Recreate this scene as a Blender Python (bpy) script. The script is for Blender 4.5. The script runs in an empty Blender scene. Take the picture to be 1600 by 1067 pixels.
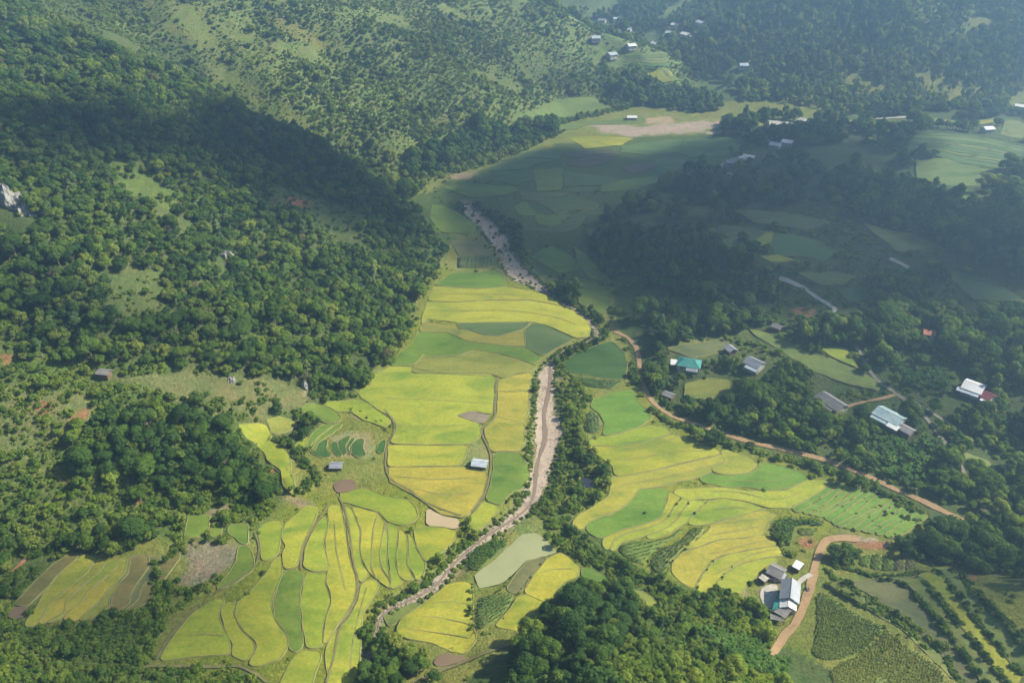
import bpy, bmesh, math, random
import numpy as np
from mathutils import Vector, Matrix
from mathutils.geometry import delaunay_2d_cdt

S = bpy.context.scene
COL = S.collection
rnd = random.Random(7)
rng = np.random.default_rng(11)

# ------------------------------------------------------------------ camera
FPX, CU, CV, CAMZ, PITCH = 1256.0, 800.0, 533.5, 240.0, math.radians(31.3)
cd = bpy.data.cameras.new('camera'); cam = bpy.data.objects.new('camera', cd); COL.objects.link(cam)
cam.location = (0, 0, CAMZ); cam.rotation_euler = (math.pi/2 - PITCH, 0, 0)
cd.sensor_width = 36; cd.lens = 36*FPX/1600; cd.clip_start = 1; cd.clip_end = 20000
S.camera = cam
# ------------------------------------------------------------------ light
SUN_EL, SUN_AZ = math.radians(42), math.radians(9)      # azimuth: from +x (right) towards +y (far)
SD = np.array([math.cos(SUN_EL)*math.cos(SUN_AZ), math.cos(SUN_EL)*math.sin(SUN_AZ), math.sin(SUN_EL)])
W = bpy.data.worlds.new('World'); S.world = W; W.use_nodes = True
nt = W.node_tree; bg = nt.nodes['Background']; sk = nt.nodes.new('ShaderNodeTexSky')
sk.sky_type = 'NISHITA'; sk.sun_disc = False; sk.sun_elevation = SUN_EL
sk.sun_rotation = math.pi/2 - SUN_AZ; sk.air_density = 1.0; sk.dust_density = 1.0; sk.altitude = 600
nt.links.new(sk.outputs[0], bg.inputs[0]); bg.inputs[1].default_value = 0.052
sl = bpy.data.lights.new('sun', 'SUN'); sl.energy = 5.0; sl.angle = math.radians(0.55); sl.color = (1.0, 0.92, 0.76)
so = bpy.data.objects.new('sun', sl); COL.objects.link(so)
so.rotation_euler = Vector((-SD[0], -SD[1], -SD[2])).to_track_quat('-Z', 'Y').to_euler()
so.location = (600, 300, 900)
S.view_settings.view_transform = 'Standard'; S.view_settings.look = 'None'
S.view_settings.exposure = 1.44; S.view_settings.gamma = 1.0; S.view_settings.use_curve_mapping = False
S.render.engine = 'CYCLES'
cy = S.cycles
cy.max_bounces = 4; cy.diffuse_bounces = 2; cy.glossy_bounces = 2; cy.transmission_bounces = 3
cy.transparent_max_bounces = 10; cy.volume_bounces = 0
cy.caustics_reflective = False; cy.caustics_refractive = False
cy.use_adaptive_sampling = True; cy.adaptive_threshold = 0.03
cy.use_denoising = True
try: cy.denoiser = 'OPENIMAGEDENOISE'
except Exception: pass

# ------------------------------------------------------------------ numeric helpers
def hash2(ix, iy, seed):
    n = (ix.astype(np.int64)*374761393 + iy.astype(np.int64)*668265263 + seed*974634777) & 0x7fffffff
    n = ((n ^ (n >> 13))*1274126177) & 0x7fffffff
    return ((n ^ (n >> 16)) & 0xffff)/65535.0
def vnoise(x, y, seed=0):
    ix, iy = np.floor(x), np.floor(y); fx, fy = x-ix, y-iy
    fx = fx*fx*fx*(fx*(fx*6-15)+10); fy = fy*fy*fy*(fy*(fy*6-15)+10)
    a, b = hash2(ix, iy, seed), hash2(ix+1, iy, seed); c, d = hash2(ix, iy+1, seed), hash2(ix+1, iy+1, seed)
    return (a*(1-fx)+b*fx)*(1-fy) + (c*(1-fx)+d*fx)*fy
def fbm(x, y, sc, seed=0, oct=4):
    x, y = np.asarray(x, float), np.asarray(y, float)
    s, a, t = 0, 1, 0
    for k in range(oct):
        f = 2**k/sc
        s = s + a*(vnoise(x*f+17.3*k, y*f-9.1*k, seed+k)-0.5)*2; t += a; a *= 0.5
    return s/t
def sstep(a, b, x):
    t = np.clip((x-a)/(b-a), 0, 1); return t*t*(3-2*t)
def seg_dist(x, y, pl, closed=False):
    pl = np.asarray(pl, float); q = np.vstack([pl, pl[:1]]) if closed else pl
    d = np.full(np.shape(x), 1e9)
    for (ax, ay), (bx_, by_) in zip(q[:-1], q[1:]):
        dx, dy = bx_-ax, by_-ay; L = dx*dx+dy*dy+1e-9
        t = np.clip(((x-ax)*dx+(y-ay)*dy)/L, 0, 1)
        d = np.minimum(d, np.hypot(x-ax-t*dx, y-ay-t*dy))
    return d
def inside(x, y, pl):
    pl = np.asarray(pl, float); n = len(pl); r = np.zeros(np.shape(x), bool)
    j = n-1
    for i in range(n):
        xi, yi = pl[i]; xj, yj = pl[j]
        if yi != yj:
            r ^= ((yi > y) != (yj > y)) & (x < (xj-xi)*(y-yi)/(yj-yi)+xi)
        j = i
    return r

# ------------------------------------------------------------------ the lie of the land (metres)
HILL = [(-900, 60), (-400, 105), (-262, 168), (-205, 205), (-161, 225), (-112, 262), (-92, 300), (-72, 346), (-60, 390), (-56, 430), (-44, 500), (-58, 540),
        (-80, 592), (-66, 634), (-8, 682), (44, 752), (70, 800), (133, 843), (205, 850), (215, 950), (150, 1090), (40, 1280),
        (-120, 1600), (-400, 2300), (-3200, 2600), (-3200, 60)]
RIDGE1 = [(-44, 508), (-80, 545), (-115, 563), (-165, 577), (-230, 570), (-330, 560), (-480, 600)]
GULLY1 = [(-60, 612), (-125, 632), (-200, 650), (-290, 690), (-380, 760)]
GULLY2 = [(-60, 400), (-110, 420), (-170, 435), (-260, 470), (-360, 480)]
RIDGE2 = [(-10, 740), (-90, 790), (-190, 800), (-300, 850)]
RIGHT = [(190, 190), (178, 236), (139, 268), (100, 292), (76, 314), (62, 350), (58, 396), (56, 490), (68, 560), (150, 652), (228, 748),
         (330, 800), (470, 815), (640, 830), (1200, 840), (3000, 700), (3000, 0), (420, 0), (230, 120)]
def height0(x, y):
    z = np.interp(y, [-3000, 0, 200, 450, 850, 1100, 1600, 2600, 4500, 9000], [30, 0, 0, 5, 13, 24, 40, 90, 160, 190])
    ins = inside(x, y, HILL); d = np.where(ins, seg_dist(x, y, HILL, True), 0)
    near = sstep(300, 215, y)*sstep(-60, -130, x)
    prof = 0.46*d*sstep(0, 45, d) + 0.03*d
    prof = np.where(d > 300, 0.49*300 + (d-300)*0.22, prof)
    prof = prof*(1-0.55*near*sstep(130, 20, d))
    prof = np.minimum(prof, 195)
    m = sstep(5, 70, d)
    z = z + prof
    z = z + m*(22*np.exp(-(seg_dist(x, y, RIDGE1)/34)**2) - 20*np.exp(-(seg_dist(x, y, GULLY1)/30)**2)
               - 9*np.exp(-(seg_dist(x, y, GULLY2)/32)**2) + 9*np.exp(-(seg_dist(x, y, RIDGE2)/40)**2))
    z = z + m*(12*fbm(x, y, 120, 3) + 5*fbm(x, y, 38, 9))
    # right bank: village shelf, mound, terraced bowl
    insr = inside(x, y, RIGHT); dr = np.where(insr, seg_dist(x, y, RIGHT, True), 0)
    mr = sstep(0, 40, dr)
    z = z + np.minimum(0.13*dr, 24 + 0.03*dr)*sstep(0, 25, dr) + mr*(6.5*fbm(x, y, 95, 21) + 2.2*fbm(x, y, 30, 25))
    def bump(cx, cy, a, sx, sy, rot=0.0):
        c, s = math.cos(rot), math.sin(rot); u = (x-cx)*c+(y-cy)*s; v = -(x-cx)*s+(y-cy)*c
        return a*np.exp(-0.5*((u/sx)**2+(v/sy)**2))
    z = z + bump(118, 462, 13, 46, 17, -0.12) + bump(265, 520, 10, 70, 25, -0.15) + bump(330, 425, 12, 60, 22, -0.2)
    z = z + bump(395, 1065, 92, 112, 118) + bump(455, 960, 22, 70, 60) + bump(300, 985, 18, 60, 50)
    z = z + bump(610, 1010, 62, 85, 95) + bump(820, 1200, 80, 160, 200) + bump(230, 1500, 55, 160, 150) + bump(560, 1600, 75, 200, 160)
    z = z + bump(46, 116, 52, 40, 40)                                  # wooded knoll in front
    z = z + 0.24*np.clip(x-92, 0, 130)*sstep(232, 190, y)               # banks at lower right
    far = sstep(1000, 1500, y) + sstep(700, 1100, np.abs(x))*0.6
    z = z + np.clip(far, 0, 1)*(22*fbm(x, y, 330, 41) + 8*fbm(x, y, 90, 47))
    z = z + 0.22*fbm(x, y, 45, 55)
    return np.minimum(z, 236 + 0*z)

def axis(core0, core1, step, lo, hi, g=1.09, smax=140):
    a = list(np.arange(core0, core1+1e-6, step)); s = step
    while a[-1] < hi: s = min(s*g, smax); a.append(a[-1]+s)
    s = step; b = []
    c = core0
    while c > lo: s = min(s*g, smax); c -= s; b.append(c)
    return np.array(b[::-1]+a)
GX = axis(-330, 440, 2.0, -3000, 3000)
gy = list(axis(118, 700, 2.0, -900, 700)); s_ = 2.0
while gy[-1] < 1300: s_ = min(s_*1.03, 5); gy.append(gy[-1]+s_)
while gy[-1] < 6500: s_ = min(s_*1.08, 150); gy.append(gy[-1]+s_)
GY = np.array(gy)
MX, MY = np.meshgrid(GX, GY)
GH = height0(MX, MY)
def H(x, y):
    x, y = np.asarray(x, float), np.asarray(y, float)
    i = np.clip(np.searchsorted(GX, x)-1, 0, len(GX)-2); j = np.clip(np.searchsorted(GY, y)-1, 0, len(GY)-2)
    fx = np.clip((x-GX[i])/(GX[i+1]-GX[i]), 0, 1); fy = np.clip((y-GY[j])/(GY[j+1]-GY[j]), 0, 1)
    a, b, c, d = GH[j, i], GH[j, i+1], GH[j+1, i], GH[j+1, i+1]
    # the same split as the mesh: diagonal a-d
    return np.where(fx > fy, a+(b-a)*fx+(d-b)*fy, a+(d-c)*fx+(c-a)*fy)
def ground(uv, h=0.0):
    """points of the survey sketch (photo pixels) -> points on the land, by sight line"""
    uv = np.atleast_2d(np.asarray(uv, float)); cp, sp = math.cos(PITCH), math.sin(PITCH)
    a = (uv[:, 0]-CU)/FPX; b = (CV-uv[:, 1])/FPX
    d = np.stack([a, cp+b*sp, -sp+b*cp], 1)
    t0 = np.full(len(uv), 90.0); hit = np.zeros(len(uv), bool); lo = t0.copy(); hi = t0.copy()
    t = t0.copy()
    for k in range(1500):
        tn = t + 2.0 + 0.004*t
        p = d*tn[:, None]
        below = (CAMZ+p[:, 2]) < H(p[:, 0], p[:, 1])+h
        new = below & ~hit
        lo[new] = t[new]; hi[new] = tn[new]; hit |= below
        t = tn
        if hit.all() or t[0] > 6000: break
    for k in range(14):
        m = 0.5*(lo+hi); p = d*m[:, None]
        below = (CAMZ+p[:, 2]) < H(p[:, 0], p[:, 1])+h
        hi = np.where(below, m, hi); lo = np.where(below, lo, m)
    p = d*hi[:, None]; x, y = p[:, 0], p[:, 1]
    return np.stack([x, y, H(x, y)+h], 1)
def project(x, y, z):
    cp, sp = math.cos(PITCH), math.sin(PITCH)
    dz = z-CAMZ; w = y*cp - dz*sp; up = y*sp + dz*cp
    return CU+FPX*x/w, CV-FPX*up/w, w
ZOOM = {'5': (530, 350, .3375), '7': (0, 707, .3375), '8': (530, 707, .3375), '9': (1060, 707, .3375), '6': (1060, 350, .3375),
        '2': (530, 0, .3375), '3': (1060, 0, .3375), '4': (0, 350, .3375), 'A': (360, 600, .1875), 'B': (870, 600, .1875),
        'C': (870, 760, .1875), 'D': (1130, 680, .20625), 'E': (690, 180, .225), 'F': (1000, 340, .225), 'G': (1360, 160, .15),
        'H': (740, 0, .275), 'I': (1180, 860, .1125), 'J': (1280, 840, .21277), 'K': (780, 890, .2625), 'L': (720, 320, .2249),
        'M': (600, 550, .3841), 'P': (0, 0, 1.0)}
def Z(k, pts):
    u, v, s = ZOOM[k]
    return [(u+s*a, v+s*b) for a, b in pts]
def land(k, pts, h=0.0): return ground(Z(k, pts), h)

# ------------------------------------------------------------------ river course, carved a little into the floor
RIVER = [(728, 318, 10.8), (735, 330, 15.6), (758, 348, 16.8), (775, 368, 15.6), (788, 392, 13.2), (800, 415, 18.0), (815, 430, 20.4), (840, 444, 8.0), (868, 462, 3.5), (893, 480, 3.5),
         (915, 492, 4.2), (930, 508, 4.5), (934, 524, 4.5), (912, 536, 4.2), (882, 546, 4.2), (864, 562, 3.5), (853, 578, 13.0), (850, 600, 14.3), (854, 622, 16.9),
         (855, 645, 19.5), (857, 668, 23.4), (854, 690, 23.4), (848, 715, 18.2), (846, 740, 16.9), (840, 765, 15.6), (824, 790, 11.0), (798, 811, 8.0),
         (764, 831, 7.0), (732, 856, 7.0), (703, 884, 8.0), (680, 914, 9.0), (642, 934, 8.0), (610, 947, 6.0), (592, 962, 5.0), (586, 985, 5.0), (580, 1010, 5.0),
         (574, 1040, 5.0), (566, 1080, 5.0)]
def smooth_line(p, n=2, closed=False):
    p = np.asarray(p, float)
    for _ in range(n):
        q = np.vstack([p, p[:1]]) if closed else p
        a = q[:-1]*.75+q[1:]*.25; b = q[:-1]*.25+q[1:]*.75
        r = np.empty((2*len(a), p.shape[1])); r[0::2] = a; r[1::2] = b
        p = r if closed else np.vstack([p[:1], r, p[-1:]])
    return p
def resample(p, step, closed=False):
    p = np.asarray(p, float); q = np.vstack([p, p[:1]]) if closed else p
    L = np.r_[0, np.cumsum(np.hypot(*(q[1:, :2]-q[:-1, :2]).T))]
    n = max(3, int(L[-1]/step))
    s = np.linspace(0, L[-1], n, endpoint=not closed)
    return np.stack([np.interp(s, L, q[:, k]) for k in range(p.shape[1])], 1)
rp = ground([(a, b) for a, b, w in RIVER])
zc_ = rp[:, 1]*math.cos(PITCH)+(CAMZ-rp[:, 2])*math.sin(PITCH)
RIV = np.column_stack([rp[:, 0], rp[:, 1], np.array([w for _, _, w in RIVER])*zc_/FPX])   # x, y, half width in m
RIV = resample(smooth_line(RIV, 2), 3.0)
dr_ = seg_dist(MX, MY, RIV[::4, :2])
GH -= 1.3*sstep(9, 3, dr_)

# ------------------------------------------------------------------ object helpers
def tag(o, label=None, cat=None, group=None, kind=None):
    if label: o['label'] = label
    if cat: o['category'] = cat
    if group: o['group'] = group
    if kind: o['kind'] = kind
    return o
def mesh_np(name, v, f, mats, smooth=False, mi=None):
    me = bpy.data.meshes.new(name)
    v = np.asarray(v, np.float32)
    if isinstance(f, np.ndarray):
        k = f.shape[1]; me.vertices.add(len(v)); me.vertices.foreach_set('co', v.ravel())
        me.loops.add(f.size); me.loops.foreach_set('vertex_index', f.astype(np.int32).ravel())
        me.polygons.add(len(f)); me.polygons.foreach_set('loop_start', np.arange(0, f.size, k, dtype=np.int32))
        me.polygons.foreach_set('loop_total', np.full(len(f), k, np.int32))
    else:
        me.from_pydata(v.tolist(), [], f)
    for m in (mats if isinstance(mats, (list, tuple)) else [mats]): me.materials.append(m)
    if mi is not None: me.polygons.foreach_set('material_index', np.asarray(mi, np.int32))
    me.polygons.foreach_set('use_smooth', np.full(len(me.polygons), bool(smooth)))
    me.update(calc_edges=True); me.validate()
    return me
def obj(name, me, parent=None, loc=None):
    o = bpy.data.objects.new(name, me); COL.objects.link(o)
    if parent: o.parent = parent
    if loc is not None: o.location = loc
    return o
def empty(name, loc, rz=0):
    o = bpy.data.objects.new(name, None); COL.objects.link(o); o.location = loc; o.rotation_euler[2] = rz
    o.empty_display_size = 0.5
    return o

# ------------------------------------------------------------------ materials
def newmat(name):
    m = bpy.data.materials.new(name); m.use_nodes = True
    n = m.node_tree.nodes; n.clear()
    return m, n, m.node_tree.links
def N(n, t, **kw):
    x = n.new(t)
    for k, v in kw.items():
        if k.startswith('i_'): x.inputs[k[2:]].default_value = v
        else: setattr(x, k, v)
    return x
def noise(n, l, scale, detail=4, rough=.55, coord=None, dist=0.0):
    t = N(n, 'ShaderNodeTexNoise'); t.inputs['Scale'].default_value = scale; t.inputs['Detail'].default_value = detail
    t.inputs['Roughness'].default_value = rough; t.inputs['Distortion'].default_value = dist
    if coord is not None: l.new(coord, t.inputs['Vector'])
    return t
def ramp(n, l, fac, stops):
    r = N(n, 'ShaderNodeValToRGB'); e = r.color_ramp.elements
    while len(e) < len(stops): e.new(0.5)
    for x, (p, c) in zip(e, stops): x.position = p; x.color = (*c, 1)
    l.new(fac, r.inputs[0]); return r
def mixc(n, l, fac, a, b, mode='MIX'):
    m = N(n, 'ShaderNodeMix', data_type='RGBA', blend_type=mode)
    for s, v in ((0, fac), (6, a), (7, b)):
        if hasattr(v, 'is_output') or hasattr(v, 'links'): l.new(v, m.inputs[s])
        else: m.inputs[s].default_value = v if s == 0 else (*v, 1)
    return m.outputs[2]
def surf_mat(name, c1, c2, scale=0.3, rough=0.8, spec=0.3, bump=0.3, bscale=3.0, metal=0.0, rand=0.0, fine=None, c3=None):
    m, n, l = newmat(name)
    out = N(n, 'ShaderNodeOutputMaterial'); b = N(n, 'ShaderNodeBsdfPrincipled')
    b.inputs['Roughness'].default_value = rough; b.inputs['Specular IOR Level'].default_value = spec; b.inputs['Metallic'].default_value = metal
    tc = N(n, 'ShaderNodeNewGeometry')
    t = noise(n, l, scale, 5, .6, tc.outputs['Position'])
    st = [(.33, c1), (.67, c2)] if c3 is None else [(.28, c1), (.5, c2), (.7, c3)]
    col = ramp(n, l, t.outputs[0], st).outputs[0]
    t2 = noise(n, l, fine or scale*9, 4, .65, tc.outputs['Position'])
    f = N(n, 'ShaderNodeMapRange'); l.new(t2.outputs[0], f.inputs[0])
    f.inputs[1].default_value = .25; f.inputs[2].default_value = .75; f.inputs[3].default_value = .72; f.inputs[4].default_value = 1.25
    col = mixc(n, l, 1.0, col, f.outputs[0], 'MULTIPLY')
    if rand:
        oi = N(n, 'ShaderNodeObjectInfo'); r2 = N(n, 'ShaderNodeMapRange'); l.new(oi.outputs['Random'], r2.inputs[0])
        r2.inputs[3].default_value = 1-rand; r2.inputs[4].default_value = 1+rand
        col = mixc(n, l, 1.0, col, r2.outputs[0], 'MULTIPLY')
    l.new(col, b.inputs['Base Color'])
    if bump:
        bp = N(n, 'ShaderNodeBump'); bp.inputs['Strength'].default_value = bump; bp.inputs['Distance'].default_value = 0.5
        t3 = noise(n, l, bscale, 4, .7, tc.outputs['Position']); l.new(t3.outputs[0], bp.inputs['Height']); l.new(bp.outputs[0], b.inputs['Normal'])
    l.new(b.outputs[0], out.inputs[0])
    return m
def leaf_mat(name, stops, trans=0.3, spec=0.25, sat=0.0):
    m, n, l = newmat(name); out = N(n, 'ShaderNodeOutputMaterial')
    oi = N(n, 'ShaderNodeObjectInfo'); g = N(n, 'ShaderNodeNewGeometry')
    c = ramp(n, l, oi.outputs['Random'], stops).outputs[0]
    pr = N(n, 'ShaderNodeMapRange'); l.new(g.outputs['Random Per Island'], pr.inputs[0]); pr.inputs[3].default_value = .8; pr.inputs[4].default_value = 1.22
    c = mixc(n, l, 1.0, c, pr.outputs[0], 'MULTIPLY')
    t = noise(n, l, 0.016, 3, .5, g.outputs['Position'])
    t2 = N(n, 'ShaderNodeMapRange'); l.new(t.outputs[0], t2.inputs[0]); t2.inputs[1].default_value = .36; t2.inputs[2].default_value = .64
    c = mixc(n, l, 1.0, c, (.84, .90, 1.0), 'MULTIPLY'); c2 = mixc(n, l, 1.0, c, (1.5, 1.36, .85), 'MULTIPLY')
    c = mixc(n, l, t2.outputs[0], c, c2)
    b = N(n, 'ShaderNodeBsdfDiffuse'); l.new(c, b.inputs[0])
    tr = N(n, 'ShaderNodeBsdfTranslucent'); ct = mixc(n, l, 1.0, c, (1.6, 1.55, .55), 'MULTIPLY'); l.new(ct, tr.inputs[0])
    mx = N(n, 'ShaderNodeMixShader'); mx.inputs[0].default_value = min(.5, trans+.1)
    l.new(b.outputs[0], mx.inputs[1]); l.new(tr.outputs[0], mx.inputs[2]); l.new(mx.outputs[0], out.inputs[0])
    return m
def rice_mat(name, c, var=0.30, row=False):
    a = tuple(v*(1-var) for v in c); a = (a[0]*.8, a[1], a[2])
    b = tuple(min(1, v*(1+var*.7)) for v in c)
    m, n, l = newmat(name); out = N(n, 'ShaderNodeOutputMaterial'); p = N(n, 'ShaderNodeBsdfPrincipled')
    p.inputs['Roughness'].default_value = .75; p.inputs['Specular IOR Level'].default_value = .2
    g = N(n, 'ShaderNodeNewGeometry'); mp = N(n, 'ShaderNodeMapping'); l.new(g.outputs['Position'], mp.inputs[0])
    mp.inputs['Rotation'].default_value = (0, 0, .5); mp.inputs['Scale'].default_value = (1, 2.6, 1)
    t = noise(n, l, 0.03, 5, .6, mp.outputs[0], 0.8)
    col = ramp(n, l, t.outputs[0], [(.28, (a[0]*.85, a[1]*1.0, a[2])), (.5, c), (.72, b)]).outputs[0]
    tp = noise(n, l, .16, 4, .6, mp.outputs[0], 1.2); rp_ = ramp(n, l, tp.outputs[0], [(.32, (.80, .92, .85)), (.5, (1, 1, 1)), (.68, (1.13, 1.03, .95))]).outputs[0]
    col = mixc(n, l, 1.0, col, rp_, 'MULTIPLY')
    f = noise(n, l, 0.9, 5, .75, g.outputs['Position'])
    fr = N(n, 'ShaderNodeMapRange'); l.new(f.outputs[0], fr.inputs[0]); fr.inputs[1].default_value = .3; fr.inputs[2].default_value = .7
    fr.inputs[3].default_value = .72; fr.inputs[4].default_value = 1.22
    col = mixc(n, l, 1.0, col, fr.outputs[0], 'MULTIPLY')
    oi = N(n, 'ShaderNodeObjectInfo')
    rr = ramp(n, l, oi.outputs['Random'], [(0, (.86, .97, .9)), (.5, (1, 1, 1)), (1, (1.12, 1.0, 1.0))]).outputs[0]
    col = mixc(n, l, 1.0, col, rr, 'MULTIPLY')
    l.new(col, p.inputs['Base Color'])
    bp = N(n, 'ShaderNodeBump'); bp.inputs['Strength'].default_value = .45; bp.inputs['Distance'].default_value = .35
    f2 = noise(n, l, 2.2, 4, .8, g.outputs['Position']); l.new(f2.outputs[0], bp.inputs['Height']); l.new(bp.outputs[0], p.inputs['Normal'])
    l.new(p.outputs[0], out.inputs[0]); return m
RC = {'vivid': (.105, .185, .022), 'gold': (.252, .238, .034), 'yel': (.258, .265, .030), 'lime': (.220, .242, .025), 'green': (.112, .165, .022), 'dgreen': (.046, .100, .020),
      'olive': (.180, .184, .034), 'brown': (.165, .130, .044), 'teal': (.076, .122, .034), 'weed': (.082, .115, .038), 'purp': (.092, .082, .050),  # teal: green darkened for paddies lying in cloud shade
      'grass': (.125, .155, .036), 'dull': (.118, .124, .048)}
RM = {k: rice_mat('rice_'+k, c) for k, c in RC.items()}
M = {
 'sand': surf_mat('river_sand', (.19, .145, .10), (.39, .31, .235), .22, .9, .2, .8, 1.2, c3=(.28, .22, .165)),
 'road': surf_mat('dirt_road', (.20, .125, .06), (.31, .205, .11), .3, .9, .15, .3, 2, c3=(.25, .16, .08)),
 'track': surf_mat('grey_track', (.13, .12, .09), (.235, .21, .165), .3, .9, .15, .3, 2),
 'bund': surf_mat('earth_bund', (0.115, 0.108, 0.043), (0.194, 0.173, 0.079), .4, .95, .1, .4, 2),
 'grassbund': surf_mat('grassy_bund', (.13, .15, .045), (.22, .205, .085), .5, .95, .1, .5, 3, c3=(.17, .185, .055)),
 'concrete': surf_mat('concrete', (0.302, 0.274, 0.230), (0.418, 0.389, 0.338), .4, .85, .3, .2, 3),
 'soil': surf_mat('red_soil', (0.194, 0.094, 0.047), (0.302, 0.158, 0.086), .3, .95, .1, .6, 1.5, c3=(0.245, 0.137, 0.079)),
 'mud': surf_mat('mud', (0.144, 0.115, 0.076), (0.223, 0.180, 0.122), .2, .55, .4, .3, 2),
 'rock': surf_mat('limestone', (.07, .08, .06), (.30, .29, .27), .6, .95, .1, 1.0, .8, c3=(.18, .18, .165)),
 'cob': surf_mat('pebbles', (.15, .13, .085), (.30, .265, .20), .6, .9, .2, .8, 2),
 'metal': surf_mat('grey_sheet_roof', (.17, .18, .20), (.23, .24, .265), .25, .5, .5, .0, 1, rand=.15),
 'metal2': surf_mat('brown_grey_sheet', (0.144, 0.133, 0.126), (0.223, 0.209, 0.202), .35, .7, .3, .0, 1, rand=.15),
 'bluegrey': surf_mat('pale_blue_sheet', (0.317, 0.360, 0.403), (0.432, 0.468, 0.504), .4, .5, .5, .0, 1),
 'white': surf_mat('white_sheet', (0.574, 0.566, 0.549), (0.672, 0.664, 0.648), .4, .5, .4, .0, 1),
 'teal': surf_mat('teal_sheet', (0.030, 0.170, 0.150), (0.050, 0.250, 0.220), .4, .5, .4, .0, 1),
 'tealp': surf_mat('pale_green_sheet', (0.220, 0.340, 0.340), (0.400, 0.480, 0.480), .25, .5, .4, .0, 1),
 'maroon': surf_mat('maroon_sheet', (0.160, 0.035, 0.040), (0.240, 0.060, 0.060), .4, .6, .3, .0, 1),
 'tile': surf_mat('red_tile', (0.288, 0.101, 0.058), (0.396, 0.173, 0.108), .5, .8, .2, .3, 4),
 'plaster': surf_mat('plaster', (0.396, 0.367, 0.324), (0.518, 0.497, 0.454), .5, .9, .2, .1, 3),
 'wood': surf_mat('timber', (0.100, 0.065, 0.040), (0.220, 0.150, 0.100), 1.2, .85, .2, .2, 6),
 'dark': surf_mat('dark_glass', (0.015, 0.018, 0.020), (0.030, 0.035, 0.040), 1, .15, .6, 0, 1),
 'bark': surf_mat('bark', (0.100, 0.080, 0.055), (0.200, 0.170, 0.130), 2.0, .9, .1, .4, 6),
 'cloth': surf_mat('cloth', (0.300, 0.220, 0.360), (0.550, 0.500, 0.600), 2, .9, .1, 0, 1, rand=.4),
}
def water_mat(name, c, rough=.08, spec=.25):
    m, n, l = newmat(name); out = N(n, 'ShaderNodeOutputMaterial'); p = N(n, 'ShaderNodeBsdfPrincipled')
    p.inputs['Roughness'].default_value = rough; p.inputs['IOR'].default_value = 1.33; p.inputs['Specular IOR Level'].default_value = spec
    g = N(n, 'ShaderNodeNewGeometry'); t = noise(n, l, .06, 4, .6, g.outputs['Position'])
    col = ramp(n, l, t.outputs[0], [(.3, tuple(v*.88 for v in c)), (.7, tuple(v*1.1 for v in c))]).outputs[0]
    l.new(col, p.inputs['Base Color'])
    bp = N(n, 'ShaderNodeBump'); bp.inputs['Strength'].default_value = .08; t2 = noise(n, l, 1.5, 3, .6, g.outputs['Position'])
    l.new(t2.outputs[0], bp.inputs['Height']); l.new(bp.outputs[0], p.inputs['Normal']); l.new(p.outputs[0], out.inputs[0]); return m
M['river'] = water_mat('river_water', (.19, .142, .10), .25, .3); M['pond'] = water_mat('pond_water', (.235, .245, .125), .25)
M['tanpond'] = water_mat('muddy_water', (0.345, 0.270, 0.165), .25); M['brownpond'] = water_mat('brown_water', (0.150, 0.105, 0.068), .2)
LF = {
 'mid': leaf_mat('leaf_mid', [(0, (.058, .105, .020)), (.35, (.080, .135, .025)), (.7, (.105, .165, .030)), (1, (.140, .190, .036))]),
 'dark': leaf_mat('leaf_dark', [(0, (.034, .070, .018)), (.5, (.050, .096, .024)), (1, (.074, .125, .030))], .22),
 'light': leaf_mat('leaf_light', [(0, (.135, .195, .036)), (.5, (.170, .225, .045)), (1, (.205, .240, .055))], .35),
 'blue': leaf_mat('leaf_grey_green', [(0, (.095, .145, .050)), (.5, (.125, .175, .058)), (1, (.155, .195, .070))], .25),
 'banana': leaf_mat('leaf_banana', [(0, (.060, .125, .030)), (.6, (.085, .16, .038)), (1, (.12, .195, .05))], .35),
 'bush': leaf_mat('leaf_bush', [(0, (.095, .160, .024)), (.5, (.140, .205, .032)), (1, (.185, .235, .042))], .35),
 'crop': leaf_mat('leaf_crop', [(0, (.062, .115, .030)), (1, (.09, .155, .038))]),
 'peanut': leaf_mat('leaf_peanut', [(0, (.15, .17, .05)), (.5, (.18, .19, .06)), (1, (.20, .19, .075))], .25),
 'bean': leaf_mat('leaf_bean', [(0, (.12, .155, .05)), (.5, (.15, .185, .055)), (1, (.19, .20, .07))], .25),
 'dry': leaf_mat('leaf_dry', [(0, (.16, .14, .075)), (1, (.20, .175, .10))], .2),
}
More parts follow.
